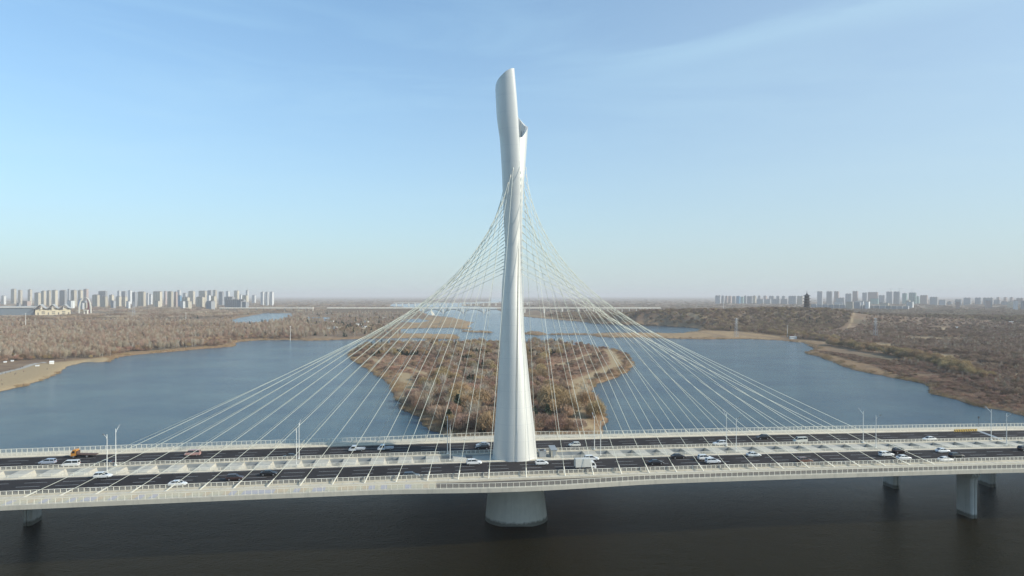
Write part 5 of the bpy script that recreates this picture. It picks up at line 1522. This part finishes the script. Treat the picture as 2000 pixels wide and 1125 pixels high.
# ------------------------------------------------------------------ lattice pylons and lamp masts on the banks
M_latt = material('galvanised_steel', (.45,.46,.47), .5, .3)
def lattice(px, ybase, ytop, label):
    Y = (CH-3)*F/(ybase-HY); X = bx_(px, Y); z0 = sample_z(X, Y)
    H = (ybase-ytop)/F*Y
    e = empty('power_pylon', (X, Y, z0), R(20), label, 'power pylon', 'power pylons on the banks')
    mb = MB(); w = H*.09
    for sx in (-1, 1):
        for sy in (-1, 1): mb.tube((sx*w,sy*w,-.3),(sx*w*.18,sy*w*.18,H),.22,.16,4)
    n = 7
    for i in range(n):
        t0, t1 = i/n, (i+1)/n; a = w*(1-.82*t0); b = w*(1-.82*t1)
        for (p, q_) in (((-1,-1),(1,-1)),((1,-1),(1,1)),((1,1),(-1,1)),((-1,1),(-1,-1))):
            mb.tube((p[0]*a,p[1]*a,H*t0),(q_[0]*b,q_[1]*b,H*t1),.12,.12,3); mb.tube((q_[0]*a,q_[1]*a,H*t0),(p[0]*b,p[1]*b,H*t1),.12,.12,3)
    mb.build('lattice_mast', M_latt, e)
    for t in (.72,.84,.95):
        mb = MB(); mb.tube((-H*.13,0,H*t),(H*.13,0,H*t),.2,.2,4); mb.tube((-H*.13,0,H*t),(0,0,H*t+1.6),.12,.12,3); mb.tube((H*.13,0,H*t),(0,0,H*t+1.6),.12,.12,3); mb.build('cross_arm', M_latt, e)
lattice(1438, 657, 620, 'grey lattice power pylon at the water edge, left of the wooded hill slope')
lattice(1710, 662, 621, 'grey lattice power pylon on the right bank below the hill')
lattice(261, 622, 589, 'grey lattice power pylon in the woodland below the left city')
for px, yb, yt, lab in ((50,641,614,'pale mast standing in a clearing of the left woodland at far left'),(567,661,633,'pale mast at the water edge on the left bank'),(363,628,610,'pale mast behind the left woodland, near the pond'),(1538,657,636,'thin mast on the right bank by the shore path'),(1413,604,590,'thin pale mast on the crest left of the pagoda')):
    Y = (CH-3)*F/(yb-HY); X = bx_(px, Y); z0 = sample_z(X, Y); H = (yb-yt)/F*Y
    e = empty('lamp_mast', (X, Y, z0), 0, lab, 'mast'); r_m = .35*Y/1200
    mb = MB(); mb.tube((0,0,-.3),(0,0,H),r_m+.1,r_m*.7,6); mb.build('pole', M_lampw, e)
    mb = MB(); mb.tube((0,0,H-.4),(0,0,H+.3),r_m*3,r_m*3,8); mb.build('lamp_ring', M_lampw, e)

# ------------------------------------------------------------------ people and small things on the beach
def person_mesh(name, jacket, legs, stride):
    V = [(0,0,.95),(0,0,1.2),(0,0,1.42),(0,0,1.5),(0,.01,1.62),(0,.01,1.72),
         (-.17,0,1.4),(-.24,.02,1.12),(-.22,.12,.88),(.17,0,1.4),(.24,-.02,1.12),(.22,-.06,.88),
         (-.1,0,.9),(-.12,stride*.5,.5),(-.12,stride*.7,.08),(-.12,stride*.7+.16,.04),(.1,0,.9),(.12,-stride*.4,.5),(.12,-stride*.8,.08),(.12,-stride*.8+.16,.04)]
    E = [(0,1),(1,2),(2,3),(3,4),(4,5),(2,6),(6,7),(7,8),(2,9),(9,10),(10,11),(0,12),(12,13),(13,14),(14,15),(0,16),(16,17),(17,18),(18,19)]
    rad = [.15,.16,.15,.06,.1,.08,.075,.055,.04,.075,.055,.04,.1,.07,.05,.04,.1,.07,.05,.04]
    me = bpy.data.meshes.new(name); me.from_pydata(V, E, []); o = bpy.data.objects.new(name, me); COL.objects.link(o)
    sk = o.modifiers.new('skin', 'SKIN')
    for i, r in enumerate(rad): me.skin_vertices[0].data[i].radius = (r, r*.85)
    me.skin_vertices[0].data[0].use_root = True
    ss = o.modifiers.new('smooth', 'SUBSURF'); ss.levels = 1; ss.render_levels = 1
    dg = bpy.context.evaluated_depsgraph_get()
    m2 = bpy.data.meshes.new_from_object(o.evaluated_get(dg)); bpy.data.objects.remove(o)
    m2.name = name
    for m in (jacket, legs, M_skin, M_hair): m2.materials.append(m)
    for p in m2.polygons:
        z = p.center.z
        p.material_index = 1 if z < .92 and abs(p.center.x) < .19 else (3 if z > 1.66 else (2 if z > 1.48 else 0))
    return m2
M_skin = material('skin', (.45,.28,.2), .6); M_hair = material('black_hair', (.02,.018,.016), .7)
jk = [material('dark_jacket', (.03,.03,.04), .8), material('red_jacket', (.3,.05,.05), .8), material('navy_jacket', (.03,.05,.12), .8)]
lg = material('dark_trousers', (.03,.03,.035), .8)
PM = [person_mesh('person', jk[i], lg, .25+.15*i) for i in range(3)]
PP = [(4,752,0,'person in a dark coat near the waterline at the left edge'),(29,732,0,'person in dark clothes walking on the sand below the kerb path'),(31,731,2,'person in navy walking beside another on the sand'),(46,727,1,'person in a red jacket standing on the sand right of the walking pair'),
      (4,731,0,'person in black in the small group on the path, left end'),(11,731,2,'person in navy in the small group on the path, right end'),(20,729,0,'person in black alone on the concrete path'),(19,722,0,'person in black in the upper pair left of the path'),(29,724,0,'person in black crouched over the path kerb'),(40,718,2,'person in navy, left of the pair where the path narrows'),(44,717,0,'person in black, right of the pair where the path narrows'),(46,749,0,'person in black at the water edge by the driftwood'),(92,722,0,'person in black alone on the upper beach'),(126,704,0,'person in black at the edge of the trees above the beach'),(3,744,1,'person in a red jacket on the lower sand at the left edge')]
for px, py, k, lab in PP:
    X, Y = px2w(px, py, 2.2); z = sample_z(X, Y)
    o = link_mesh('person', PM[k]); o.location = (X, Y, z-.02); o.rotation_euler = (0,0,random.uniform(0,6.28)); tag(o, lab, 'person')
# small white tents / kiosks by the beach
M_tent = material('white_canvas', (.72,.72,.69), .7)
for px, py, w2, h2, lab in ((101,710,3.6,3.1,'white kiosk with a pitched roof at the top of the beach'),(73,714,3.0,1.2,'low white shelter at the end of the beach path'),(24,706,2.2,1.4,'small white tent in the trees left of the beach, right one'),(10,708,2.4,1.4,'small white tent in the trees left of the beach, left one')):
    X, Y = px2w(px, py, 2.5); z = sample_z(X, Y)
    e = empty('beach_kiosk' if h2 > 3 else 'white_tent', (X, Y, z), R(25), lab, 'kiosk' if h2 > 3 else 'tent')
    mb = MB(); mb.box(-w2/2,w2/2,-1.6,1.6,-.2,h2*.65); mb.build('wall', M_tent, e)
    mb = MB(); mb.quadbox([(-w2/2-.2,-1.9,h2*.65+.003),(w2/2+.2,-1.9,h2*.65+.003),(w2/2+.2,1.9,h2*.65+.003),(-w2/2-.2,1.9,h2*.65+.003),(-w2/2,-.1,h2),(w2/2,-.1,h2),(w2/2,.1,h2),(-w2/2,.1,h2)]); mb.build('roof', M_tent, e)
# pale sheds between the ponds and on the right bank
SH = [(622,642,6),(640,641,9),(655,641,6),(700,635,12),(712,640,10),(648,628,9),(716,629,10),(750,622,8),(1549,661,10),(1870,641,9),(1975,633,10),(1990,594,16),(1641,655,7),(1870,617,9)]
for i, (px, py, w2) in enumerate(SH):
    X, Y = px2w(px, py, 3); z = sample_z(X, Y)
    lab = {1549:'small pale boathouse at the right shore path', 1975:'pale shed in the trees at the far right', 1990:'pale square building below the right city edge', 1870:'pale shed beside the parked cars on the right bank' if py > 630 else 'round white tank house on the far right plain', 1641:'small pale hut at the foot of the hill track'}.get(px, 'pale low shed among evergreens between the left ponds')
    e = empty('shed', (X, Y, z), R(random.uniform(-30,30)), lab, 'shed', 'pale sheds' if 'between the left' in lab else None)
    mb = MB(); mb.box(-w2/2,w2/2,-3,3,-.4,3.0); mb.build('wall', M_tent, e)
    mb = MB(); mb.quadbox([(-w2/2-.4,-3.4,3.003),(w2/2+.4,-3.4,3.003),(w2/2+.4,3.4,3.003),(-w2/2-.4,3.4,3.003),(-w2/2-.4,-.1,4.6),(w2/2+.4,-.1,4.6),(w2/2+.4,.1,4.6),(-w2/2-.4,.1,4.6)]); mb.build('roof', M_roofg, e)
# parked cars, far right, and one on the shore road
T = TYPES['suv']
mbp, q_ = vehicle_body(T, None)
car_me = mbp.mesh('parked_car_body', paint(WHITE)); g = MB(); x0,z0,x1,z1,x2,z2,x3,z3,w,rw = q_
g.quadbox([(x0+.03,-.82,z0-.04),(x3-.03,-.82,z3-.04),(x3-.03,.82,z3-.04),(x0+.03,.82,z0-.04),(x1+.02,-rw*.97,z1-.005),(x2-.02,-rw*.97,z2-.005),(x2-.02,rw*.97,z2-.005),(x1+.02,rw*.97,z1-.005)])
win_me = g.mesh('windows', M_win)
def far_car(px, py, label, group, rz):
    X, Y = px2w(px, py, 3); z = sample_z(X, Y)
    e = empty('parked_car', (X, Y, z), rz, label, 'car', group)
    link_mesh('body', car_me, e); link_mesh('windows', win_me, e); wheels(e, (-1.4,1.42), .37, .92)
for i in range(16):
    far_car(1913+i*3.6+random.uniform(-1,1), 638.5+random.uniform(-1.6,2.4), 'white parked car in the cluster on the far right plain', 'parked cars on the far right', random.uniform(0,3.1))
far_car(1962, 733.5, 'white car alone on the shore road at the right', None, R(-25))
far_car(1843, 706, 'pale car parked by the willow belt on the right bank', None, R(-15))

# ------------------------------------------------------------------ haze
mb = MB(); mb.box(-46000, 46000, -3500, 37000, -3.2, 151.0)
m = bpy.data.materials.new('haze_air'); m.use_nodes = True
t = m.node_tree
for n in list(t.nodes): t.nodes.remove(n)
pv = N(t, 'ShaderNodeVolumePrincipled'); pv.inputs['Color'].default_value = (.98,.95,.94,1); pv.inputs['Density'].default_value = 0.9e-4; pv.inputs['Anisotropy'].default_value = .0
out = N(t, 'ShaderNodeOutputMaterial'); t.links.new(pv.outputs[0], out.inputs['Volume'])
hz = mb.build('haze', m); tag(hz, 'thin pale winter haze over the river plain', kind='stuff')
